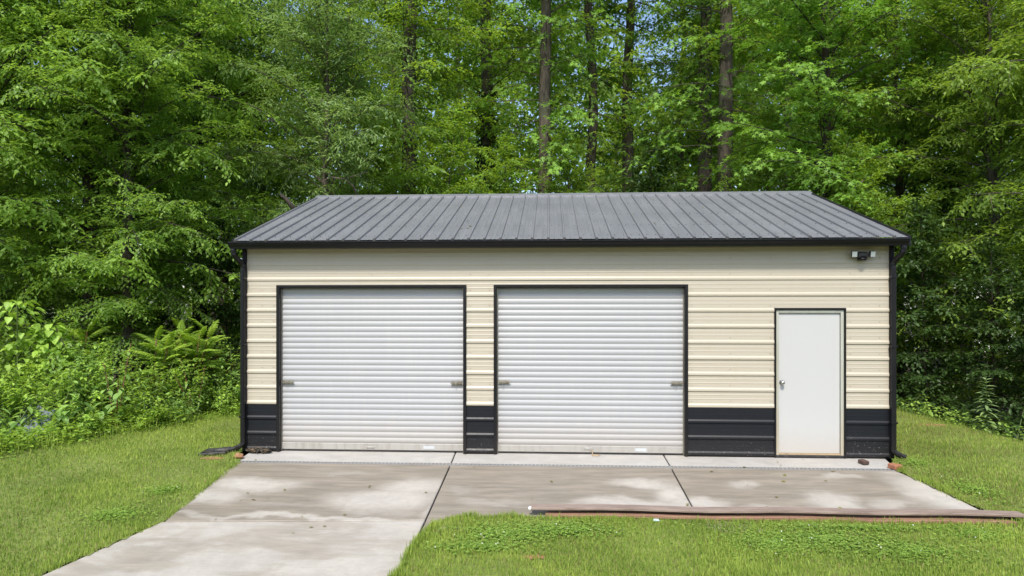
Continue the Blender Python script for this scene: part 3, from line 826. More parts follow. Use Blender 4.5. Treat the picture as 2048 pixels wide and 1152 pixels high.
def tree_mesh(name, seed, H, r0, base, prof, n_prim, kind, leaf, leafmat, barkmat, sec_gap=.26, sec_len=.95, gap=.055, el0=5, el1=55, droop=.35,
              wid=.46, hang=.35, wander=.25, azim=None, tip_bright=.35, twig_leaf_from=.12, lean=(0, 0), sparse=0.0, twl=3, flat=.32):
    """returns (trunk mesh, branch mesh, crown mesh); prof(t) = branch length at crown height fraction t"""
    rng = np.random.default_rng(seed)
    nz = 16; zs = np.linspace(-.6, H, nz)
    wx = np.cumsum(rng.normal(0, wander / nz * 2, nz)); wy = np.cumsum(rng.normal(0, wander / nz * 2, nz))
    wx -= wx[1]; wy -= wy[1]
    wx += lean[0] * np.maximum(zs, 0); wy += lean[1] * np.maximum(zs, 0)
    rad = r0 * (1 - .82 * np.clip(zs / H, 0, 1) ** .9); rad[0] *= 1.5; rad[1] *= 1.12
    tr = MB().tube(list(zip(wx, wy, zs)), list(rad), 11).mesh(name + '_trunk', barkmat, True)
    br = MB(); Ps = []; Ds = []; Ns = []; Ss = []; Ts = []
    for i in range(n_prim):
        t = ((i + rng.random()) / n_prim) ** .9; z = base + (H - base) * t
        az = i * 2.39996 + rng.normal(0, .45)
        if azim is not None: az = azim[0] + (rng.random() - .5) * azim[1]
        L = max(.5, prof(t) * rng.uniform(.5, 1.22)); el = math.radians(el0 + (el1 - el0) * t + rng.normal(0, 15))
        o = np.array([np.interp(z, zs, wx), np.interp(z, zs, wy), z])
        hd = np.array([math.cos(az), math.sin(az), 0.0])
        bend = rng.normal(0, .22)
        s = np.linspace(0, 1, 9)[:, None]
        side = np.array([-hd[1], hd[0], 0])
        path = o + L * (hd * s * math.cos(el) + side * bend * s ** 2 + np.array([0, 0, 1.0]) * (math.sin(el) * s - droop * s ** 2.2))
        rb = max(.010, .030 * L * .25) * np.linspace(1, .22, 9)
        br.tube([tuple(p) for p in path[::2]], list(rb[::2]), 5, False)
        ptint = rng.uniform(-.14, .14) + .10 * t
        m = max(3, int(L / sec_gap)); sd = 1 if rng.random() < .5 else -1
        dirs = unit(np.gradient(path, axis=0))
        for j in range(m + 1):
            u = .14 + .86 * j / m; end = j == m
            if sparse and rng.random() < sparse and not end: continue
            p0 = np.array([np.interp(u, s[:, 0], path[:, c]) for c in range(3)])
            d0 = np.array([np.interp(u, s[:, 0], dirs[:, c]) for c in range(3)]); d0 /= np.linalg.norm(d0)
            sd = -sd
            a = 0.0 if end else sd * math.radians(rng.uniform(38, 68))
            d1 = rot_z(d0, a); d1[2] += rng.normal(.04, flat); d1 /= np.linalg.norm(d1)
            l = sec_len * (1.05 - .55 * u) * rng.uniform(.6, 1.25) * min(1.0, .4 + L / 3)
            K = max(5, int(l / gap))
            q = (np.arange(K) + rng.random(K) * .6) / K; q = twig_leaf_from + (1 - twig_leaf_from) * q
            pos = p0 + d1 * (l * q)[:, None]; pos[:, 2] -= .26 * l * q ** 2 * (1 + hang)
            if l > .55: br.tube([tuple(p0), tuple(p0 + d1 * l * .5 - np.array([0, 0, .065 * l * (1 + hang)])), tuple(p0 + d1 * l * .95 - np.array([0, 0, .235 * l * (1 + hang)]))], [.008, .006, .003], 3, False)
            sg = np.where(np.arange(K) % 2 == 0, 1.0, -1.0)
            la = sg * np.radians(rng.uniform(30, 75, K))
            ld = rot_z(np.repeat(d1[None], K, 0), la); ld[:, 2] -= hang + rng.normal(0, .28, K) + .25 * q; ld += rng.normal(0, .12, (K, 3))
            nn = np.array([0, 0, 1.0]) + hd * .35 + rng.normal(0, .32, (K, 3))
            ldn = unit(ld); nn0 = nn
            for e in range(twl):      # each side shoot carries a few leaves in turn
                off = e * leaf * .62
                pe = pos + ldn * off; pe[:, 2] -= .12 * off
                le = ld if e == 0 else rot_z(ldn, (1 if e % 2 else -1) * sg * np.radians(rng.uniform(20, 60, K)))
                le = le + rng.normal(0, .14, (K, 3)); le[:, 2] -= .10 * e
                Ps.append(pe); Ds.append(le); Ns.append(nn0 + rng.normal(0, .18, (K, 3))); Ss.append(leaf * rng.uniform(.62, 1.18, K) * (1 - .18 * q))
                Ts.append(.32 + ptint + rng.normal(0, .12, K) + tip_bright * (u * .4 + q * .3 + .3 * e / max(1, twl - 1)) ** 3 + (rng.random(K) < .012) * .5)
    P = np.concatenate(Ps); D = np.concatenate(Ds); N = np.concatenate(Ns); S = np.concatenate(Ss); T = np.clip(np.concatenate(Ts), 0, 1)
    V, Lp, cn, k = leaves(P, D, N, S, kind, wid)
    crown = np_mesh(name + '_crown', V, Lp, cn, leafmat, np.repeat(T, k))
    return tr, br.mesh(name + '_branches', barkmat), crown, len(cn)

TRI = 0
PROTO = {}
def proto(key, *a, **kw):
    global TRI
    tr, b, c, n = tree_mesh(key, *a, **kw); PROTO[key] = (tr, b, c); TRI += n; print(key, n)
def arch(R_, lo=.45, peak=.35):
    return lambda t: R_ * (lo + (1 - lo) * math.sin(min(1, (t + .08) / (peak * 2)) * math.pi / 2) if t < peak else max(.22, 1 - ((t - peak) / (1 - peak)) ** 1.7 * .8))

proto('elm', 21, 15.5, .24, 1.0, arch(4.2, .75, .3), 125, 'oval2', .138, M['leaf_elm'], M['bark_dark'], sec_gap=.24, sec_len=1.05, gap=.060, el0=10, el1=60, droop=.26, hang=.26, wid=.55, twl=4)
proto('elm_b', 22, 14.5, .22, 1.2, arch(3.9, .7, .35), 115, 'oval2', .130, M['leaf_elm'], M['bark_dark'], sec_gap=.24, sec_len=1.05, gap=.060, el0=12, el1=62, droop=.25, hang=.26, wid=.55, twl=4)
proto('willow', 23, 13.0, .10, 2.6, arch(2.6, .7, .4), 110, 'oval2', .145, M['leaf_willow'], M['bark'], sec_gap=.24, sec_len=.9, gap=.065, wid=.34, hang=.42, el0=25, el1=65, droop=.28, twl=4)
proto('gum', 24, 16.0, .17, 2.0, arch(3.3, .7, .35), 150, 'star', .175, M['leaf_gum'], M['bark_dark'], sec_gap=.26, sec_len=.9, gap=.10, el0=10, el1=62, droop=.2, hang=.22, twl=3)
proto('hornbeam', 25, 13.5, .18, 1.1, arch(3.8, .7, .35), 120, 'oval2', .135, M['leaf_yellow'], M['bark'], sec_gap=.24, sec_len=1.0, gap=.060, el0=12, el1=60, droop=.22, hang=.25, wid=.5, twl=4)
proto('tall', 26, 24.0, .30, 5.4, arch(3.5, .6, .5), 115, 'star', .195, M['leaf_gum'], M['bark'], sec_gap=.36, sec_len=.95, gap=.14, el0=5, el1=50, droop=.15, wander=.5, sparse=.15, twl=3, hang=.22)
proto('tall_b', 27, 25.0, .30, 5.8, arch(3.8, .55, .5), 120, 'oval2', .165, M['leaf_wood'], M['bark'], sec_gap=.31, sec_len=1.0, gap=.085, el0=0, el1=50, droop=.14, wander=.6, wid=.58, sparse=.15, twl=4, hang=.25)
proto('tall_c', 28, 23.0, .20, 6.2, arch(3.0, .6, .5), 100, 'oval2', .165, M['leaf_wood'], M['bark'], sec_gap=.33, sec_len=1.0, gap=.09, el0=2, el1=55, droop=.14, wander=.7, wid=.58, sparse=.12, twl=4, hang=.25)
proto('sapling', 29, 8.6, .06, .8, arch(2.2, .7, .35), 80, 'oval2', .13, M['leaf_wood'], M['bark'], sec_gap=.22, sec_len=.8, gap=.06, el0=15, el1=60, droop=.2, hang=.25, wid=.5, twl=4)
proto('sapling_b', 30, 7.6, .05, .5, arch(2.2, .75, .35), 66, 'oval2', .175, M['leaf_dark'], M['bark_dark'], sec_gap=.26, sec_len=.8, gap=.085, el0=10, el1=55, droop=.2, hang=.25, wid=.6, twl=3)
print("TT"); print('tree tris', TRI)

def tree(key, u, d, label, rz=0.0, sc=1.0, name='tree', group=None, cat='tree', zs=1.0, xy=None, lean=(0, 0)):
    x, y = place(u, d) if xy is None else xy
    r = empty(name, (x, y, gz(x, y)), rz); r.scale = (sc, sc, sc * zs); r.rotation_euler = (lean[0], lean[1], rz)
    tag(r, label, cat, group)
    for nm, me in zip(('trunk', 'branches', 'crown'), PROTO[key]): link(nm, me, r)
    return r
"""TREES"""
tree('elm', 185, 15.6, 'dense layered green tree left of the garage, in front of the dark trunk', .4, 1.0, 'elm_tree')
tree('elm_b', -75, 14.6, 'bright leafy tree at the left edge whose boughs droop over the shrubs', 2.1, .95, 'elm_tree')
tree('elm_b', 395, 19.5, 'shaded tree with a thick dark trunk left of the garage', 3.7, 1.08, 'elm_tree')
tree('elm_b', 262, 14.8, 'smaller layered tree whose lowest boughs hang above the sumacs', 5.6, .72, 'elm_tree')
tree('elm', -20, 21.0, 'tall shaded tree behind the bright boughs in the top left corner', 5.0, 1.15, 'elm_tree')
tree('willow', 652, 17.8, 'slender tree with narrow grey green leaves over the left end of the roof', 1.2, 1.0, 'young_tree')
tree('willow', 520, 21.5, 'narrow leaved tree rising behind the left slope of the roof', 4.0, 1.15, 'young_tree')
tree('gum', 1650, 18.2, 'star leaved tree behind the right end of the roof', .9, 1.0, 'sweetgum_tree')
tree('hornbeam', 1985, 16.5, 'yellow green leafy tree right of the garage', 2.6, 1.0, 'hornbeam_tree')
tree('hornbeam', 2230, 14.0, 'bright yellow green tree at the right edge of the picture', .3, .98, 'hornbeam_tree')
tree('hornbeam', 1800, 19.5, 'leafy tree just behind the right slope of the roof', 4.4, .95, 'hornbeam_tree')
tree('elm_b', 2080, 22.0, 'dark shaded tree filling the gap behind the yellow green trees', 1.0, 1.05, 'elm_tree')
# tall trunks standing behind the ridge
tree('tall_b', 812, 22.0, 'grey brown trunk with a thinner trunk right beside it', .6, 1.02, 'forest_tree')
tree('tall_c', 829, 22.9, 'thinner trunk hugging the right side of the grey brown trunk', 2.2, 1.0, 'forest_tree')
ivy = tree('tall_b', 975, 25.5, 'dark ivy covered trunk rising above the middle of the left roll-up door', 3.0, 1.1, 'forest_tree')
tree('tall', 1106, 23.0, 'straight grey trunk left of the bright star leaved boughs', 4.2, 1.0, 'forest_tree')
tree('tall_c', 1192, 25.0, 'slightly curved brown trunk above the right roll-up door', .2, 1.25, 'forest_tree', lean=(0, -.015))
tree('tall', 1252, 27.0, 'dark trunk just left of the open patch of blue sky', 5.5, 1.05, 'forest_tree')
tree('tall_b', 1406, 23.5, 'stout dark trunk above the right edge of the right roll-up door', 1.9, 1.05, 'forest_tree')
tree('tall', 1467, 21.5, 'tall pale grey trunk right of the blue sky gap, forked at the top', 2.9, 1.05, 'forest_tree')
tree('tall_c', 1357, 32.0, 'thin far trunk showing below the blue sky gap', 4.7, 1.1, 'forest_tree')
tree('tall_c', 1580, 27.0, 'slim trunk behind the star leaved tree, near its left side', 1.1, 1.1, 'forest_tree')
tree('tall_b', 1611, 29.5, 'dark straight trunk behind the top of the star leaved tree', 3.3, 1.0, 'forest_tree')
tree('tall_b', 1664, 28.0, 'broad trunk at the top edge above the star leaved tree', 5.1, 1.05, 'forest_tree')
tree('tall', 1918, 27.0, 'shaded trunk at the top edge above the yellow green trees', .8, 1.05, 'forest_tree')
tree('tall_c', 452, 27.0, 'dark leaning trunk beside the small blue sky gap at the top left', 2.5, 1.15, 'forest_tree', lean=(0, -.05))
tree('tall_b', 250, 27.0, 'tall trunk deep in the shade behind the layered left tree', 4.0, 1.0, 'forest_tree')
tree('tall', 690, 29.0, 'far tree between the narrow leaved tree and the twin trunks', 1.5, 1.0, 'forest_tree')
# understory right behind the garage
us = [(575, 20.5, .85, 'sapling', 'leafy sapling peeping over the left rake of the roof'),
      (745, 21.0, .92, 'sapling', 'sapling in front of the foot of the twin trunks'),
      (890, 21.5, .95, 'sapling', 'feathery sapling over the ridge between the twin trunks and the ivy trunk'),
      (1010, 22.5, .88, 'sapling', 'sapling over the ridge just right of the ivy covered trunk'),
      (1150, 22.0, .86, 'sapling', 'sapling over the ridge between the straight grey trunk and the curved trunk'),
      (1310, 22.0, .95, 'sapling_b', 'dark sapling over the ridge left of the stout dark trunk'),
      (1530, 21.0, .92, 'sapling', 'sapling over the ridge right of the pale forked trunk'),
      (1715, 17.0, .72, 'sapling', 'bright sapling leaning over the right rake of the roof'),
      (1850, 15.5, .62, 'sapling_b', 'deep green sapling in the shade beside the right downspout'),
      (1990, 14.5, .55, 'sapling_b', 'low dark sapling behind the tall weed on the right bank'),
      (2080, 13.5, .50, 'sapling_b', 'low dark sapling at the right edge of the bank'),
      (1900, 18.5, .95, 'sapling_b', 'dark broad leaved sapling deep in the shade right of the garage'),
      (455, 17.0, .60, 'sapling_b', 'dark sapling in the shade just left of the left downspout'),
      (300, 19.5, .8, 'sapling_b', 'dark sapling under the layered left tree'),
      (60, 18.5, .8, 'sapling_b', 'dark sapling in the shade at the far left')]
for i, (u, d, s, k, lb) in enumerate(us): tree(k, u, d, lb, i * 1.9, s, 'sapling', 'saplings at the edge of the wood')
# far rows that read only as more wood
rn = random.Random(12)
keys = ['tall_b', 'tall', 'tall_c', 'hornbeam', 'tall_b', 'sapling', 'willow']
i = 0
for row, (d, n) in enumerate(((33, 5), (40, 7), (47, 9))):
    for j in range(n):
        u = -250 + 2550 * (j + .5 + rn.uniform(-.35, .35)) / n
        if row < 2 and (1270 < u < 1345 or 460 < u < 520): continue
        tree(keys[i % 7], u, d + rn.uniform(-2, 2), 'forest tree standing deep in the wood among others like it', rn.uniform(0, 6.2), rn.uniform(.95, 1.25), 'forest_tree', 'trees deep in the wood'); i += 1

# ivy on its trunk
rng = np.random.default_rng(5); n = 2600
z = rng.uniform(0, 9.3, n); a = rng.uniform(0, 2 * math.pi, n); rr = .33 * (1 - .3 * z / 9) + rng.uniform(0, .12, n)
tv = np.array([v.co[:] for v in PROTO['tall_b'][0].vertices]).reshape(-1, 11, 3).mean(1)
P_ = np.stack([np.interp(z, tv[:, 2], tv[:, 0]) + rr * np.cos(a), np.interp(z, tv[:, 2], tv[:, 1]) + rr * np.sin(a), z], 1)
N_ = np.stack([np.cos(a), np.sin(a), .4 + 0 * a], 1); D_ = np.stack([-.3 * np.sin(a) * rng.normal(0, 1, n), .3 * np.cos(a) * rng.normal(0, 1, n), -np.ones(n)], 1) + N_ * .5
V, L_, c_, k = leaves(P_, D_, N_, rng.uniform(.10, .17, n), 'oval2', .8)
link('ivy', np_mesh('ivy', V, L_, c_, M['leaf_ivy'], np.repeat(rng.random(n), k)), ivy)

# far-off wood: one mass of leaves beyond the last trees one can tell apart
rng = np.random.default_rng(9); n = 230000
ang = rng.random(n); front = ang < .72
u = np.where(front, rng.uniform(-700, 2750, n), 0); d = rng.uniform(55, 64, n)
A_ = (u - 1024) / F * d; X = RX * A_ + FX * d; Y = -DP + RY * A_ + FY * d
th = rng.uniform(math.radians(140), math.radians(400), n)          # the same wood carried round the unseen sides, added to darken reflections
X = np.where(front, X, d * np.cos(th)); Y = np.where(front, Y, d * np.sin(th) - DP)
gap = 9.5 * np.exp(-((u - 1365) / 85) ** 2) + 6 * np.exp(-((u - 492) / 40) ** 2) + 4 * np.exp(-((u - 745) / 22) ** 2)
top = np.where(front, 29 - gap + 1.6 * np.sin(u * .021) * np.sin(u * .0093), 16 + 3 * np.sin(th * 23) + 2 * np.sin(th * 9))
Z = rng.random(n) ** .9 * top - 1.5
cl = np.sin(X * .9 + np.sin(Z * 1.1)) * np.sin(Z * 1.3 + X * .35) * np.sin(Y * .7)
keep = cl > -.62
P_ = np.stack([X, Y, Z], 1)[keep]; n = len(P_)
D_ = rng.normal(0, 1, (n, 3)); D_[:, 2] -= .5; N_ = rng.normal(0, .6, (n, 3)) + np.array([0, -.4, .8])
V, L_, c_, k = leaves(P_, D_, N_, rng.uniform(.38, .66, n), 'oval2', .7)
tag(link('far_wood', np_mesh('far_wood', V, L_, c_, M['leaf_yellow'], np.repeat(np.clip(rng.normal(.5, .2, n), 0, 1), k))), kind='stuff')

# bare twigs and a snapped stem
def twig(name, pts, r, mat, label, cat, side=()):
    P0 = [Vector((*place(u, d), CZ + (HV - v) / F * d)) for u, v, d in pts]
    c = P0[0]
    root = tag(empty(name, c), label, cat)
    MB().tube([p - c for p in P0], list(np.linspace(r, r * .35, len(P0))), 6).build('stem', mat, root, True)
    for sp in side:
        q = [Vector((*place(u, d), CZ + (HV - v) / F * d)) - c for u, v, d in sp]
        MB().tube(q, list(np.linspace(r * .5, r * .15, len(q))), 5).build('side_twig', mat, root, True)
twig('bare_branch', [(718, 398, 17.4), (706, 372, 17.2), (690, 358, 17.0), (662, 354, 16.8), (655, 342, 16.8)], .028, M['twig'], 'pale bare branch curling just above the left part of the ridge', 'branch',
     [[(690, 358, 17), (712, 350, 17), (735, 344, 17)], [(662, 354, 16.8), (645, 362, 16.8)]])
twig('bare_branch', [(668, 398, 17.6), (652, 372, 17.5), (636, 352, 17.4)], .035, M['bark'], 'brown bare branch rising behind the left end of the ridge', 'branch')
twig('bare_branch', [(572, 262, 17.0), (545, 240, 16.8), (520, 220, 16.6), (490, 205, 16.5)], .025, M['bark'], 'thin bare branch slanting through the narrow leaved tree', 'branch', [[(545, 240, 16.8), (515, 246, 16.6)]])
twig('broken_stem', [(598, 428, 14.6), (583, 412, 14.5), (570, 396, 14.4), (560, 388, 14.4)], .07, M['bark_dark'], 'broken dark brown stem leaning behind the left slope of the roof', 'branch')
twig('bare_branch', [(1690, 398, 17), (1715, 372, 16.6), (1735, 352, 16.4)], .02, M['twig'], 'pale thin bare branch over the right end of the roof', 'branch')

# ------------------------------------------------------------------ shrubs and weeds (leaf by leaf)
def leaf_piece(name, kind, L, wid, mat, seed, tint):
    """a single larger leaf with a midrib fold and curved tip, base at the origin, along +X"""
    rng = np.random.default_rng(seed)
    if kind == 'lance': sh = [(0, .04), (.15, .5), (.4, 1.0), (.7, .7), (1.0, .02)]
    elif kind == 'heart': sh = [(0, .35), (.10, .95), (.35, 1.0), (.7, .55), (1.0, .02)]
    else: sh = [(0, .05), (.2, .8), (.45, 1.0), (.75, .65), (1.0, .02)]
    V = []; Fc = []
    for s, w in sh:
        x = s * L; z = -.22 * L * s * s; hw = w * wid * L * .5
        V += [(x, -hw, z + hw * .35), (x, 0, z), (x, hw, z + hw * .35)]
    for i in range(4):
        for j in range(2):
            q = i * 3 + j; Fc.append((q, q + 3, q + 4, q + 1))
    me = np_mesh(name, np.array(V), np.array(Fc), np.full(8, 4), mat, np.full(len(V), tint), True)
    return me
def leafset(kind, L, wid, mat, n=4): return [leaf_piece('leaf', kind, L, wid, mat, i, .25 + .6 * i / max(1, n - 1)) for i in range(n)]
LS = {'broad': leafset('oval', .17, .48, M['leaf_broad']), 'lance': leafset('lance', .17, .27, M['leaf_broad']), 'heart': leafset('heart', .15, .85, M['leaf_shrub']),
      'whorl': leafset('lance', .20, .26, leaf_mat('pale_weed_leaf', (.16, .26, .10), (.34, .46, .18), (.3, .42, .12), .3)),
      'oval': leafset('oval', .10, .5, M['leaf_shrub']), 'deep': leafset('oval', .14, .5, M['leaf_dark'])}

def put_leaf(root, me, p, az, pitch, s, roll=0.0):
    o = bpy.data.objects.new('leaf', me); COL.objects.link(o); o.parent = root
    o.location = p; o.rotation_mode = 'XYZ'; o.rotation_euler = (roll, -pitch, az); o.scale = (s, s, s); return o

def stalk_plant(name, x, y, h, label, cat, leafkey, per=.055, stems=1, spread=.15, seed=0, stemmat='stem_green', whorl=1, big=1.0, top=.35, group=None, start=.12, lean=None, pitch=-22):
    rn = random.Random(seed); root = tag(empty(name, (x, y, gz(x, y))), label, cat, group)
    for sidx in range(stems):
        hh = h * (1 if sidx == 0 else rn.uniform(.55, .9)); a = rn.uniform(0, 6.28)
        dx, dy = math.cos(a) * spread * (0 if stems == 1 else 1), math.sin(a) * spread * (0 if stems == 1 else 1)
        if lean: dx += lean[0]; dy += lean[1]
        pts = [(dx * .25 + dx * t ** 1.4 * 1.6, dy * .25 + dy * t ** 1.4 * 1.6, hh * t - .03) for t in np.linspace(0, 1, 7)]
        MB().tube(pts, list(np.linspace(.011, .004, 7)), 6).build('stem', M[stemmat], root, True)
        k = 0; t = start; az = rn.uniform(0, 6)
        while t < 1.0:
            x0 = dx * .25 + dx * t ** 1.4 * 1.6; y0_ = dy * .25 + dy * t ** 1.4 * 1.6
            for w in range(whorl):
                s = big * (1.05 - (1 - top) * max(0, t - .45) / .55) * rn.uniform(.75, 1.15)
                put_leaf(root, rn.choice(LS[leafkey][1:] if t > .7 else LS[leafkey][:3]), (x0, y0_, hh * t), az + w * 6.283 / whorl, math.radians(pitch + 70 * max(0, t - .6) + rn.uniform(-14, 14)), s, rn.uniform(-.25, .25))
            az += 2.4 if whorl < 3 else .9; t += per / hh
    return root

_fr = {}
def frond_mesh(L, n, seed, mat, tint):
    rng = np.random.default_rng(seed); t = np.linspace(.14, 1, n)
    mid = np.stack([t * L, 0 * t, .16 * L * t - .36 * L * t ** 2.2], 1)
    Ps, Ds, Ts = [], [], []
    for sg in (1, -1):
        a = np.radians(68 - 30 * t); Ps.append(mid); Ds.append(np.stack([np.cos(a), sg * np.sin(a), -.38 - .2 * t + rng.normal(0, .08, n)], 1)); Ts.append(np.full(n, tint) + rng.normal(0, .07, n))
    P_ = np.concatenate(Ps); D_ = np.concatenate(Ds); S_ = np.concatenate([L * .24 * (np.sin(np.pi * (t * .8 + .12)) * .8 + .25)] * 2)
    V, Lp, cn, k = leaves(P_, D_, np.tile([0, 0, 1.0], (len(P_), 1)), S_, 'oval4', .42)
    T_ = np.repeat(np.clip(np.concatenate(Ts), 0, 1), k)
    # rachis
    mbx = MB().tube([tuple(p) for p in np.vstack([[0, 0, 0], mid[::3]])], .004, 3, False)
    base = len(V); V = np.vstack([V, np.array(mbx.v)]); Lq = np.array(mbx.f) + base
    return np_mesh('frond', V, np.concatenate([Lp, Lq.ravel()]), np.concatenate([cn, np.full(len(Lq), 4)]), mat, np.concatenate([T_, np.full(len(mbx.v), .8)]))
FR = [frond_mesh(.50 + .05 * i, 11 + i, i, M['leaf_sumac'], .3 + .14 * i) for i in range(4)]
def sumac(x, y, h, label, stems=3, seed=0, spread=.5, group='sumac shrubs left of the garage'):
    rn = random.Random(seed); root = tag(empty('sumac_shrub', (x, y, gz(x, y))), label, 'shrub', group)
    for s in range(stems):
        a = rn.uniform(0, 6.28); r = spread * rn.uniform(.2, 1); hh = h * rn.uniform(.72, 1.0) if s else h
        tip = (math.cos(a) * r, math.sin(a) * r, hh)
        MB().tube([(tip[0] * .2, tip[1] * .2, -.05), (tip[0] * .5, tip[1] * .5, hh * .5), tip], [.018, .013, .008], 6).build('stem', M['stem_red'], root, True)
        nf = 13; az = rn.uniform(0, 6)
        for i in range(nf):
            t = .56 + .44 * i / nf; p = (tip[0] * (t * .9 + .1), tip[1] * (t * .9 + .1), hh * t)
            o = bpy.data.objects.new('frond', FR[min(3, int(rn.random() * 2 + (t > .75) * 2))]); COL.objects.link(o); o.parent = root
            o.location = p; o.rotation_euler = (0, -math.radians(8 + 42 * (t - .56) / .44 + rn.uniform(-10, 10)), az); az += 2.4
            q = (1.05 - .35 * (t - .56) / .44) * rn.uniform(.8, 1.1); o.scale = (q, q, q)
    return root

def bush(name, x, y, w, h, n, leafsz, mat, label, seed, kind='oval4', wid=.5, cat='bush', group='bushes left of the garage', dep=None):
    """low bush: arching stems with leaves all through it"""
    rng = np.random.default_rng(seed); root = tag(empty(name, (x, y, gz(x, y))), label, cat, group)
    ns = max(8, n // 60); mbx = MB(); Ps, Ds, Ns, Ts = [], [], [], []
    for s in range(ns):
        a = rng.uniform(0, 6.28); r = math.sqrt(rng.random()); tip = np.array([math.cos(a) * r * w * .5, math.sin(a) * r * (dep or w) * .5, h * (1 - .45 * r * r) * rng.uniform(.55, 1.05)])
        b0 = np.array([tip[0] * .45, tip[1] * .45, -.05])
        K = n // ns; q = rng.uniform(.1, 1.03, K); side = np.array([rng.normal(0, .1), rng.normal(0, .1), 0])
        pos = b0 + (tip - b0) * q[:, None] + side * np.sin(np.pi * q)[:, None] + rng.normal(0, .05, (K, 3))
        mbx.tube([tuple(b0), tuple((b0 + tip) / 2 + side), tuple(tip)], [.007, .005, .003], 4, False)
        la = rng.uniform(0, 6.28, K); ld = np.stack([np.cos(la), np.sin(la), rng.normal(-.12, .35, K) + .35 * (q > .9)], 1)
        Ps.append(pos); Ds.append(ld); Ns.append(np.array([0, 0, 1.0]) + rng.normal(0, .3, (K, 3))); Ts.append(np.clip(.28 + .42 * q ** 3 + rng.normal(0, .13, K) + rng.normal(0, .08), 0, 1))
    P_ = np.concatenate(Ps); V, L_, c_, k = leaves(P_, np.concatenate(Ds), np.concatenate(Ns), leafsz * rng.uniform(.6, 1.2, len(P_)), kind, wid)
    V[:, 2] = np.maximum(V[:, 2], .0)
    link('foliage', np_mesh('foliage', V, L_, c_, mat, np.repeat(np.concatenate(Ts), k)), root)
    mbx.build('stems', M['stem_green'], root); return root

"""SHRUBS"""
G = on_ground
def gpx(u, d): return place(u, d)
sumac(*gpx(305, 13.4), 1.55, 'tall sumac with arching fronds in the middle of the left shrubs', 5, 1, .6)
sumac(*gpx(378, 13.9), 1.62, 'sumac with bright fronds nearest the garage', 5, 2, .55)
sumac(*gpx(150, 13.2), 1.75, 'sumac at the left with dark fronds beside the vine heap', 4, 3, .5)
stalk_plant('broadleaf_weed', *gpx(232, 11.6), 1.5, 'tall broad leaved weed standing in front of the left shrubs', 'weed', 'broad', .075, 3, .2, 4, 'stem_red', 1, 1.15, .5)
stalk_plant('broadleaf_weed', *gpx(188, 11.2), 1.15, 'broad leaved weed with large drooping lower leaves left of the tall weed', 'weed', 'broad', .07, 3, .2, 5, 'stem_green', 1, 1.2, .5)
stalk_plant('broadleaf_weed', *gpx(290, 12.1), 1.35, 'leafy weed between the tall weed and the middle sumac', 'weed', 'lance', .055, 4, .25, 6, 'stem_green', 1, 1.0, .5)
stalk_plant('broadleaf_weed', *gpx(392, 12.9), 1.15, 'slim leafy weed standing before the sumac nearest the garage', 'weed', 'lance', .06, 3, .2, 9, 'stem_red', 1, 1.0, .5)
stalk_plant('broadleaf_weed', *gpx(462, 13.7), 1.4, 'pointed leaved weed growing beside the left downspout', 'weed', 'lance', .06, 4, .25, 7, 'stem_green', 1, .95, .5)
stalk_plant('broadleaf_weed', *gpx(95, 10.6), .85, 'low weed with the largest leaves at the lower left, by the pale sheet', 'weed', 'broad', .075, 3, .25, 8, 'stem_green', 1, 1.35, .6)
stalk_plant('broadleaf_weed', *gpx(48, 10.7), .75, 'leafy weed standing right in front of the pale sheet', 'weed', 'broad', .07, 4, .3, 17, 'stem_green', 1, 1.1, .6)
stalk_plant('broadleaf_weed', *gpx(8, 10.5), .8, 'broad leaved weed at the very left edge in front of the pale sheet', 'weed', 'broad', .07, 4, .3, 18, 'stem_green', 1, 1.15, .6)
# vine heap at the far left: heart shaped leaves
def vine_heap(x, y, w, h, n, label, seed):
    rn = random.Random(seed); root = tag(empty('vine', (x, y, gz(x, y))), label, 'vine')
    MB().tube([(0, 0, -.05), (.05, 0, h * .5), (.0, .05, h)], [.02, .015, .008], 6).build('stem', M['stem_green'], root)
    for i in range(n):
        a = rn.uniform(0, 6.28); z = rn.random() ** .8; r = (1 - z ** 2 * .6) * w * .5 * math.sqrt(rn.uniform(.35, 1))
        put_leaf(root, rn.choice(LS['heart'][1 if z > .6 else 0:]), (math.cos(a) * r, math.sin(a) * r, z * h + .05), a + rn.uniform(-.7, .7), math.radians(rn.uniform(-60, -5)), rn.uniform(.6, 1.15), rn.uniform(-.3, .3))
vine_heap(*gpx(30, 12.6), 1.5, 2.35, 260, 'tall heap of heart shaped vine leaves at the left edge', 3)
vine_heap(*gpx(95, 12.9), 1.1, 1.9, 150, 'smaller heap of vine leaves right of the tall one', 4)
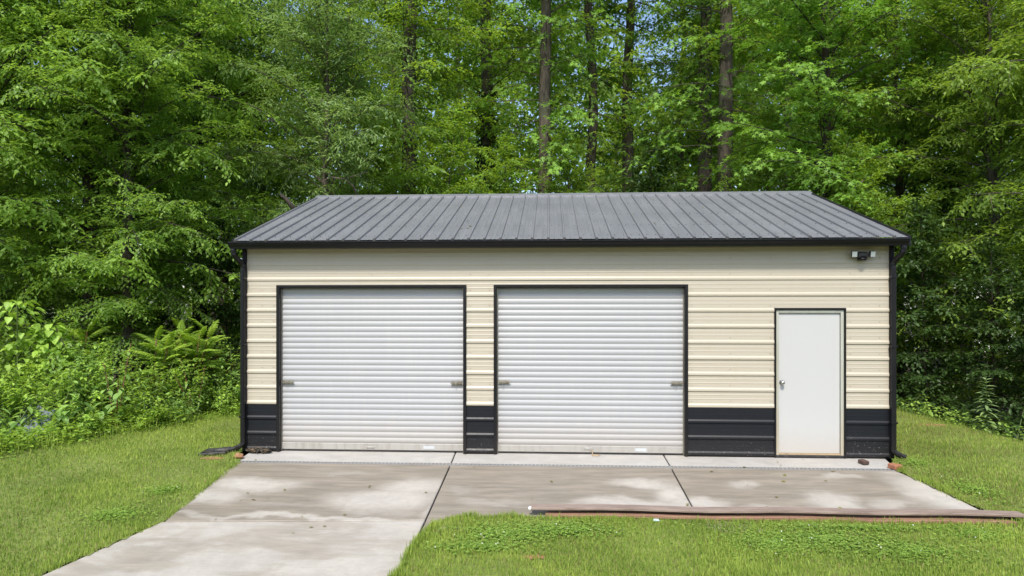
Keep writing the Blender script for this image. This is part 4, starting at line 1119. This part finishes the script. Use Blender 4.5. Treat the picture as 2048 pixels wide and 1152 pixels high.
bl = [(470, 14.4, 1.3, 1.55, 1456, .10, 'dense bush against the left side of the garage'), (428, 13.9, 1.5, 1.32, 1568, .09, 'fine leaved bush under the sumac nearest the garage'),
      (372, 13.4, 1.6, 1.38, 1568, .09, 'bush in front of the two brighter sumacs'), (310, 12.9, 1.5, 1.26, 1568, .085, 'small leaved bush under the middle sumac'),
      (255, 12.5, 1.5, 1.38, 1568, .085, 'yellowish bush behind the tall broad leaved weed'), (200, 12.3, 1.4, 1.55, 1568, .10, 'bush behind the weed with drooping leaves'),
      (140, 12.1, 1.5, 1.49, 1568, .10, 'bush in front of the smaller vine heap'), (75, 11.7, 1.4, 1.32, 1456, .10, 'bush at the lower left in front of the tall vine heap'),
      (10, 11.4, 1.5, 1.38, 1456, .11, 'bush at the left edge of the lawn'), (-90, 11.1, 1.8, 1.72, 1344, .11, 'bush beyond the left edge of the lawn'),
      (445, 13.4, 1.0, 0.63, 896, .075, 'low spreading bush on the lawn edge nearest the garage'), (345, 12.4, 1.2, 0.63, 1008, .075, 'low spreading bush on the lawn edge below the sumacs'),
      (275, 11.8, 1.1, 0.69, 1008, .08, 'low spreading bush on the lawn edge below the tall weed'), (125, 10.9, 1.1, 0.69, 1008, .085, 'low spreading bush on the lawn edge right of the pale sheet')]
for i, (u, d, w, h, n, s, lb) in enumerate(bl): bush('bush', *gpx(u, d), w, h, n, s, [M['leaf_shrub'], M['leaf_broad'], M['leaf_sumac'], M['leaf_shrub'], M['leaf_yellow']][i % 5], lb, 40 + i)
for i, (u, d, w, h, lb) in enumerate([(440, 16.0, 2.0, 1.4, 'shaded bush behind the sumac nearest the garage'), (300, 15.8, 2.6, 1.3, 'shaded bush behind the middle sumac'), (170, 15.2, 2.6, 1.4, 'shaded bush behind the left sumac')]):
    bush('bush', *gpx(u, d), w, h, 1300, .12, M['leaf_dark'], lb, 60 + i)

# right bank
stalk_plant('tall_weed', *G(1972, 868), .98, 'tall single stemmed weed with whorled narrow leaves on the right bank', 'weed', 'whorl', .052, 1, 0, 11, 'stem_green', 5, 1.05, .45, None, .10, None, 4)
stalk_plant('weed', *G(1862, 832), .55, 'spindly leafy weed on the bank between the garage and the tall weed', 'weed', 'oval', .045, 2, .06, 12, 'stem_green', 1, 1.2, .6)
stalk_plant('weed', *G(1903, 846), .28, 'tiny leafy weed just left of the tall weed', 'weed', 'oval', .04, 2, .1, 13, 'stem_green', 1, 1.0, .6)
stalk_plant('weed', *G(2030, 878), .62, 'dark leafy weed right of the tall weed', 'weed', 'deep', .05, 4, .22, 14, 'stem_green', 1, 1.0, .6)
stalk_plant('weed', *G(1812, 826), .50, 'deep green weed beside the right downspout', 'weed', 'deep', .05, 5, .2, 15, 'stem_green', 1, 1.1, .6)
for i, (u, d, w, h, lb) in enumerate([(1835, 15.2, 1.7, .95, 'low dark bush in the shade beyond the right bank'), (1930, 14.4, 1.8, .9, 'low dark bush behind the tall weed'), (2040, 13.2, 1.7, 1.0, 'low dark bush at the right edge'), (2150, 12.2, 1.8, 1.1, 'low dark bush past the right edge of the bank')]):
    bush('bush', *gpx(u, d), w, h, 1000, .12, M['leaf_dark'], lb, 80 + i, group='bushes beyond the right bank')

# pale crumpled sheet half hidden behind the lower left weeds
rn = random.Random(6); x, y = place(30, 11.25); N1, N2 = 14, 8
V = [(-.5 + 1.0 * i / N1, -.1 + .35 * j / N2 + rn.uniform(-.03, .03),   .45 * j / N2 * (1 - .35 * abs(i / N1 - .5)) + rn.uniform(-.05, .05)) for j in range(N2 + 1) for i in range(N1 + 1)]
L_ = [(j * (N1 + 1) + i, j * (N1 + 1) + i + 1, (j + 1) * (N1 + 1) + i + 1, (j + 1) * (N1 + 1) + i) for j in range(N2) for i in range(N1)]
o = link('tarp', np_mesh('tarp', np.array(V), np.array(L_), np.full(len(L_), 4), M['tarp'])); o.location = (x, y, gz(x, y))
tag(o, 'pale crumpled sheet half hidden by weeds at the left edge', 'tarp')
# orange plastic fence glimpsed in the shade left of the garage
m, nt, p = new_mat('orange_plastic'); p.inputs['Base Color'].default_value = (.75, .13, .04, 1); p.inputs['Roughness'].default_value = .5; M['orange'] = m
x, y = place(435, 24.0); fe = tag(empty('safety_fence', (x, y, gz(x, y)), .1), 'orange plastic safety fence glimpsed between the trees left of the garage', 'fence')
mb = MB()
for i in range(30): mb.box(-1.5 + i * .1, -1.47 + i * .1, -.004, .004, .8, 1.75)
for i in range(9): mb.box(-1.5, 1.45, -.006, .006, .82 + i * .11, .85 + i * .11)
mb.build('mesh_panel', M['orange'], fe)
for xx in (-1.5, 0, 1.45): MB().box(xx - .025, xx + .025, .01, .06, -.2, 1.85).build('post', M['wood_dark'], fe)
# neighbouring house far behind the wood
def house(u, d, w, dep, h, rh, rz, label):
    x, y = place(u, d); r = tag(empty('house', (x, y, gz(x, y)), rz), label, 'house')
    MB().box(-w / 2, w / 2, 0, dep, -.3, h).build('wall', M['lens'], r)
    MB().add([(-w / 2 - .4, -.4, h), (w / 2 + .4, -.4, h), (w / 2 + .4, dep + .4, h), (-w / 2 - .4, dep + .4, h), (-w / 2 - .4, dep / 2, h + rh), (w / 2 + .4, dep / 2, h + rh)],
             [(0, 1, 5, 4), (3, 4, 5, 2), (0, 4, 3), (1, 2, 5), (0, 3, 2, 1)]).build('roof', M['roof'], r)
    for xx in (-w * .3, 0, w * .3):
        wdw = MB().box(xx - .5, xx + .5, -.04, -.001, 1.2, 2.5).build('window', M['curtain'], r)
        MB().box(xx - .42, xx + .42, -.05, -.041, 1.28, 2.42).build('pane', M['pit'], wdw)
house(1470, 41, 9, 6, 6.6, 2.4, .1, 'grey roofed house hidden behind the trunks over the right part of the ridge')
house(1850, 36, 8, 6, 3.8, 2.0, -.3, 'white house glimpsed through the leaves right of the garage')

# ------------------------------------------------------------------ grass
def lawn_points(poly, n, rng, lim=None):
    a = np.array(poly); lo = a.min(0); hi = a.max(0)
    if lim: lo = np.maximum(lo, lim[0]); hi = np.minimum(hi, lim[1])
    P_ = rng.uniform(lo, hi, (n, 2)); return P_[inside(P_, poly)]
rng = np.random.default_rng(33)
def gzv(P_): return np.array([gz(x, y) for x, y in P_])
def grass(name, poly, dens, lim, hmul, seed, dry=.08):
    rng = np.random.default_rng(seed); a = np.array(poly); lo = np.maximum(a.min(0), lim[0]); hi = np.minimum(a.max(0), lim[1])
    n = int(dens * np.prod(hi - lo)); P_ = lawn_points(poly, n, rng, lim)
    # thin with distance
    dist = np.hypot(P_[:, 0], P_[:, 1] + DP); P_ = P_[rng.random(len(P_)) < np.clip(8.0 / dist, .3, 1) ** 1.2]
    n = len(P_); pat = .5 + .5 * np.sin(P_[:, 0] * 2.1 + 1.3 * np.sin(P_[:, 1] * 1.7)) * np.sin(P_[:, 1] * 2.6 + np.sin(P_[:, 0] * 1.2))
    pat2 = .5 + .5 * np.sin(P_[:, 0] * 7.3 + 2 * np.sin(P_[:, 1] * 5.1)) * np.sin(P_[:, 1] * 8.2 + P_[:, 0] * 2)
    H_ = (.030 + .018 * pat + .018 * rng.random(n) + .03 * (rng.random(n) < .03)) * hmul
    z = gzv(P_) + .004; az = rng.uniform(0, 6.28, n); ti = np.abs(rng.normal(.35, .25, n))
    D_ = np.stack([np.cos(az) * ti, np.sin(az) * ti, np.ones(n)], 1)
    N_ = np.stack([-np.cos(az), -np.sin(az), np.full(n, .3)], 1)
    V, L_, c_, k = leaves(np.column_stack([P_, z]), D_, N_, H_, 'blade', .15)
    T_ = np.clip(.05 + .38 * pat + .24 * pat2 + .2 * (.5 + .5 * np.sin(P_[:, 0] * .9 + 1.1 * P_[:, 1])) + rng.normal(0, .2, n), 0, 1)
    isdry = rng.random(n) < dry * (.4 + 1.2 * (1 - pat))
    me = np_mesh(name, V, L_, c_, M['grass'], np.repeat(T_, k)); me.materials.append(M['grass_dry'])
    mi = np.repeat(isdry.astype(np.int32), 3); me.polygons.foreach_set('material_index', mi)
    tag(link(name, me), kind='stuff'); return n
ng = grass('grass', LAWN_L, 3600, ((-9.2, -4.6), (-4.2, 5.0)), 1.0, 1)
ng += grass('grass', LAWN_F, 5600, ((-2.0, -4.2), (6.2, -1.8)), 1.05, 2)
ng += grass('grass', LAWN_R, 4200, ((4.2, -2.6), (7.5, 5.0)), 1.0, 3, .28)
print('grass blades', ng)
# taller blades hanging over the concrete edge
def edge_grass(name, pts, n, seed, inward, hh=.09):
    rng = np.random.default_rng(seed); pts = np.array(pts); seg = np.linalg.norm(np.diff(pts, axis=0), axis=1); cum = np.r_[0, np.cumsum(seg)]
    s = rng.uniform(0, cum[-1], n); P_ = np.stack([np.interp(s, cum, pts[:, 0]), np.interp(s, cum, pts[:, 1])], 1) + rng.normal(0, .022, (n, 2)) + np.array(inward) * .03
    cl = .5 + .5 * np.sin(s * 9 + 2 * np.sin(s * 3.3)); az = rng.uniform(0, 6.28, n); ti = np.abs(rng.normal(.45, .3, n))
    V, L_, c_, k = leaves(np.column_stack([P_, gzv(P_)]), np.stack([np.cos(az) * ti, np.sin(az) * ti, np.ones(n)], 1), np.stack([-np.cos(az), -np.sin(az), np.full(n, .3)], 1), hh * (.45 + .6 * cl) * rng.uniform(.5, 1.2, n), 'blade', .085)
    tag(link(name, np_mesh(name, V, L_, c_, M['grass'], np.repeat(np.clip(rng.normal(.45, .2, n), 0, 1), k))), kind='stuff')
edge_grass('grass_fringe', pg([(775, 1170), (790, 1152), (812, 1115), (838, 1080), (866, 1050), (905, 1038), (960, 1036), (1075, 1037)]), 2600, 1, (.5, -.5))
edge_grass('grass_fringe', pg([(1075, 1038), (1300, 1043), (1600, 1046), (2060, 1047)]), 2400, 2, (0, -1), .075)
edge_grass('grass_fringe', pg([(478, 928), (330, 1042), (80, 1152)]), 1500, 3, (-1, 0), .07)
edge_grass('grass_fringe', pg([(1782, 936), (1838, 962), (1900, 992), (1960, 1018), (2048, 1040)]), 1300, 4, (1, .3), .085)
edge_grass('grass_fringe', [(4.80, .0), (4.80, 3.0)], 500, 5, (.5, 0), .14)
edge_grass('grass_fringe', [(-4.52, .0), (-4.52, 3.0)], 500, 6, (-.5, 0), .13)
# rank grass and groundcover along the edge of the woods
def band(name, line, wdt, n, hrange, mat, seed, kind='blade', wid=.06):
    rng = np.random.default_rng(seed); a = np.array(line); seg = np.linalg.norm(np.diff(a, axis=0), axis=1); cum = np.r_[0, np.cumsum(seg)]
    s = rng.uniform(0, cum[-1], n); P_ = np.stack([np.interp(s, cum, a[:, 0]), np.interp(s, cum, a[:, 1])], 1) + rng.normal(0, wdt, (n, 2))
    cl = .5 + .5 * np.sin(s * 4.7 + 2.2 * np.sin(s * 1.9)); az = rng.uniform(0, 6.28, n); z = gzv(P_)
    H_ = rng.uniform(*hrange, n) * (.45 + .75 * cl)
    if kind == 'blade':
        ti = np.abs(rng.normal(.4, .3, n)); D_ = np.stack([np.cos(az) * ti, np.sin(az) * ti, np.ones(n)], 1); N_ = np.stack([-np.cos(az), -np.sin(az), np.full(n, .3)], 1)
    else:
        z = z + rng.uniform(.02, .22, n) * (.4 + cl); D_ = np.stack([np.cos(az), np.sin(az), rng.normal(0, .3, n)], 1); N_ = np.array([0, 0, 1.0]) + rng.normal(0, .3, (n, 3))
    V, L_, c_, k = leaves(np.column_stack([P_, z]), D_, N_, H_, kind, wid)
    tag(link(name, np_mesh(name, V, L_, c_, mat, np.repeat(np.clip(rng.normal(.5, .2, n), 0, 1), k))), kind='stuff')
LB = [(-8.6, -1.5), (-8.0, -.45), (-7.5, .55), (-6.95, 2.0), (-6.2, 3.6), (-6.1, 4.6)]
band('tall_grass', LB, .26, 2600, (.07, .24), M['grass'], 1)
band('groundcover', LB, .28, 5200, (.05, .09), M['leaf_sumac'], 2, 'oval2', .55)
RB = [(6.75, 4.6), (6.95, 3.0), (7.15, 1.2), (7.2, -.2), (7.5, -1.6)]
band('tall_grass', RB, .12, 900, (.05, .13), M['grass'], 3)
band('groundcover', RB, .16, 1100, (.04, .08), M['clover'], 4, 'oval2', .6)
# clover patches: three round leaflets on a stalk, and white flower heads
def clover(name, spots, n, seed, hh=(.025, .055)):
    rng = np.random.default_rng(seed); Pl = []
    for (u, v, du, dv, k) in spots:
        x, y, rx, ry, _ = blob_px(u, v, du, dv); m = int(n * k); a = rng.uniform(0, 6.28, m); r = np.abs(rng.normal(0, .55, m))
        Pl.append(np.stack([x + rx * r * np.cos(a), y + ry * r * np.sin(a)], 1))
    P_ = np.concatenate(Pl); P_ = P_[inside(P_, LAWN_F) | inside(P_, LAWN_L) | inside(P_, LAWN_R)]; m = len(P_); z = gzv(P_) + rng.uniform(*hh, m)
    az = rng.uniform(0, 6.28, m); Ps, Ds = [], []
    for j in range(3):
        b = az + j * 2.094; Ps.append(np.column_stack([P_, z])); Ds.append(np.stack([np.cos(b), np.sin(b), rng.normal(.05, .2, m)], 1))
    T_ = np.clip(rng.normal(.45, .2, m), 0, 1)
    V, L_, c_, k = leaves(np.concatenate(Ps), np.concatenate(Ds), np.array([0, 0, 1.0]) + rng.normal(0, .2, (3 * m, 3)), np.tile(rng.uniform(.013, .022, m), 3), 'oval2', .95)
    tag(link(name, np_mesh(name, V, L_, c_, M['clover'], np.repeat(np.tile(T_, 3), k))), kind='stuff'); return P_, z
cp, czz = clover('clover', [(1130, 1065, 130, 18, 1.0), (1000, 1075, 110, 22, .9), (960, 1100, 110, 14, .6), (1650, 1085, 160, 26, 1.0), (1820, 1110, 160, 26, .9), (1540, 1095, 110, 30, .7), (1950, 1075, 90, 20, .5), (1700, 1062, 300, 8, .5),
                            (230, 1035, 80, 20, .5), (330, 985, 50, 14, .35), (1950, 985, 60, 25, .5), (1830, 930, 40, 16, .3)], 1500, 1)
rng = np.random.default_rng(3); fl_ = MB(); sel = rng.choice(len(cp), 70, replace=False)
for i in sel:
    x, y = cp[i]; z0 = gz(x, y) + rng.uniform(.035, .06); r = rng.uniform(.004, .007)
    fl_.lathe([(r * .5, -r), (r, 0), (r * .6, r * .8)], 6, Matrix.Translation((x, y, z0)))
tag(fl_.build('clover_flowers', M['flower']), kind='stuff')
# worn clay patches in the turf
for u, v, r, lb in ((1068, 1116, .07, 'bare reddish soil patch in the front lawn near the clover'), (1862, 868, .16, 'bare brown soil streak on the right bank')):
    x, y = G(u, v); rock('soil_patch', (x, y, gz(x, y) + .012), r, M['clay'], lb, 'soil', (1.5, .8, .10), int(u))

# a scatter of fallen leaves and twig bits on the concrete and the roof
rng = np.random.default_rng(77); n = 46
PX = [on_ground(rng.uniform(380, 1850), rng.uniform(915, 1100)) for _ in range(n)]
PX = np.array([p for p in PX if not inside(np.array([p]), LAWN_F)[0] and not inside(np.array([p]), LAWN_L)[0]])
Pz = np.array([slope_z(y) + .012 for x, y in PX]); n = len(PX); az = rng.uniform(0, 6.28, n)
V, L_, c_, k = leaves(np.column_stack([PX, Pz]), np.stack([np.cos(az), np.sin(az), 0 * az], 1), np.array([0, 0, 1.0]) + rng.normal(0, .25, (n, 3)), rng.uniform(.03, .075, n), 'oval2', .5)
tag(link('leaf_litter', np_mesh('leaf_litter', V, L_, c_, M['grass_dry'], np.repeat(rng.random(n) * .5, k))), kind='stuff')
n = 24; x = rng.uniform(RL + .3, RRX - .3, n); t = rng.uniform(.1, .95, n) * SL; az = rng.uniform(0, 6.28, n)
Pr = np.stack([x, EY + t * math.cos(PIT), EZ + t * math.sin(PIT) + .012], 1); Nr = np.tile([0, -math.sin(PIT), math.cos(PIT)], (n, 1)) + rng.normal(0, .15, (n, 3))
Dr = np.stack([np.cos(az), np.sin(az) * math.cos(PIT), np.sin(az) * math.sin(PIT)], 1)
V, L_, c_, k = leaves(Pr, Dr, Nr, rng.uniform(.04, .08, n), 'oval2', .5)
tag(link('leaf_litter', np_mesh('leaf_litter', V, L_, c_, M['grass_dry'], np.repeat(rng.random(n) * .4, k))), kind='stuff')
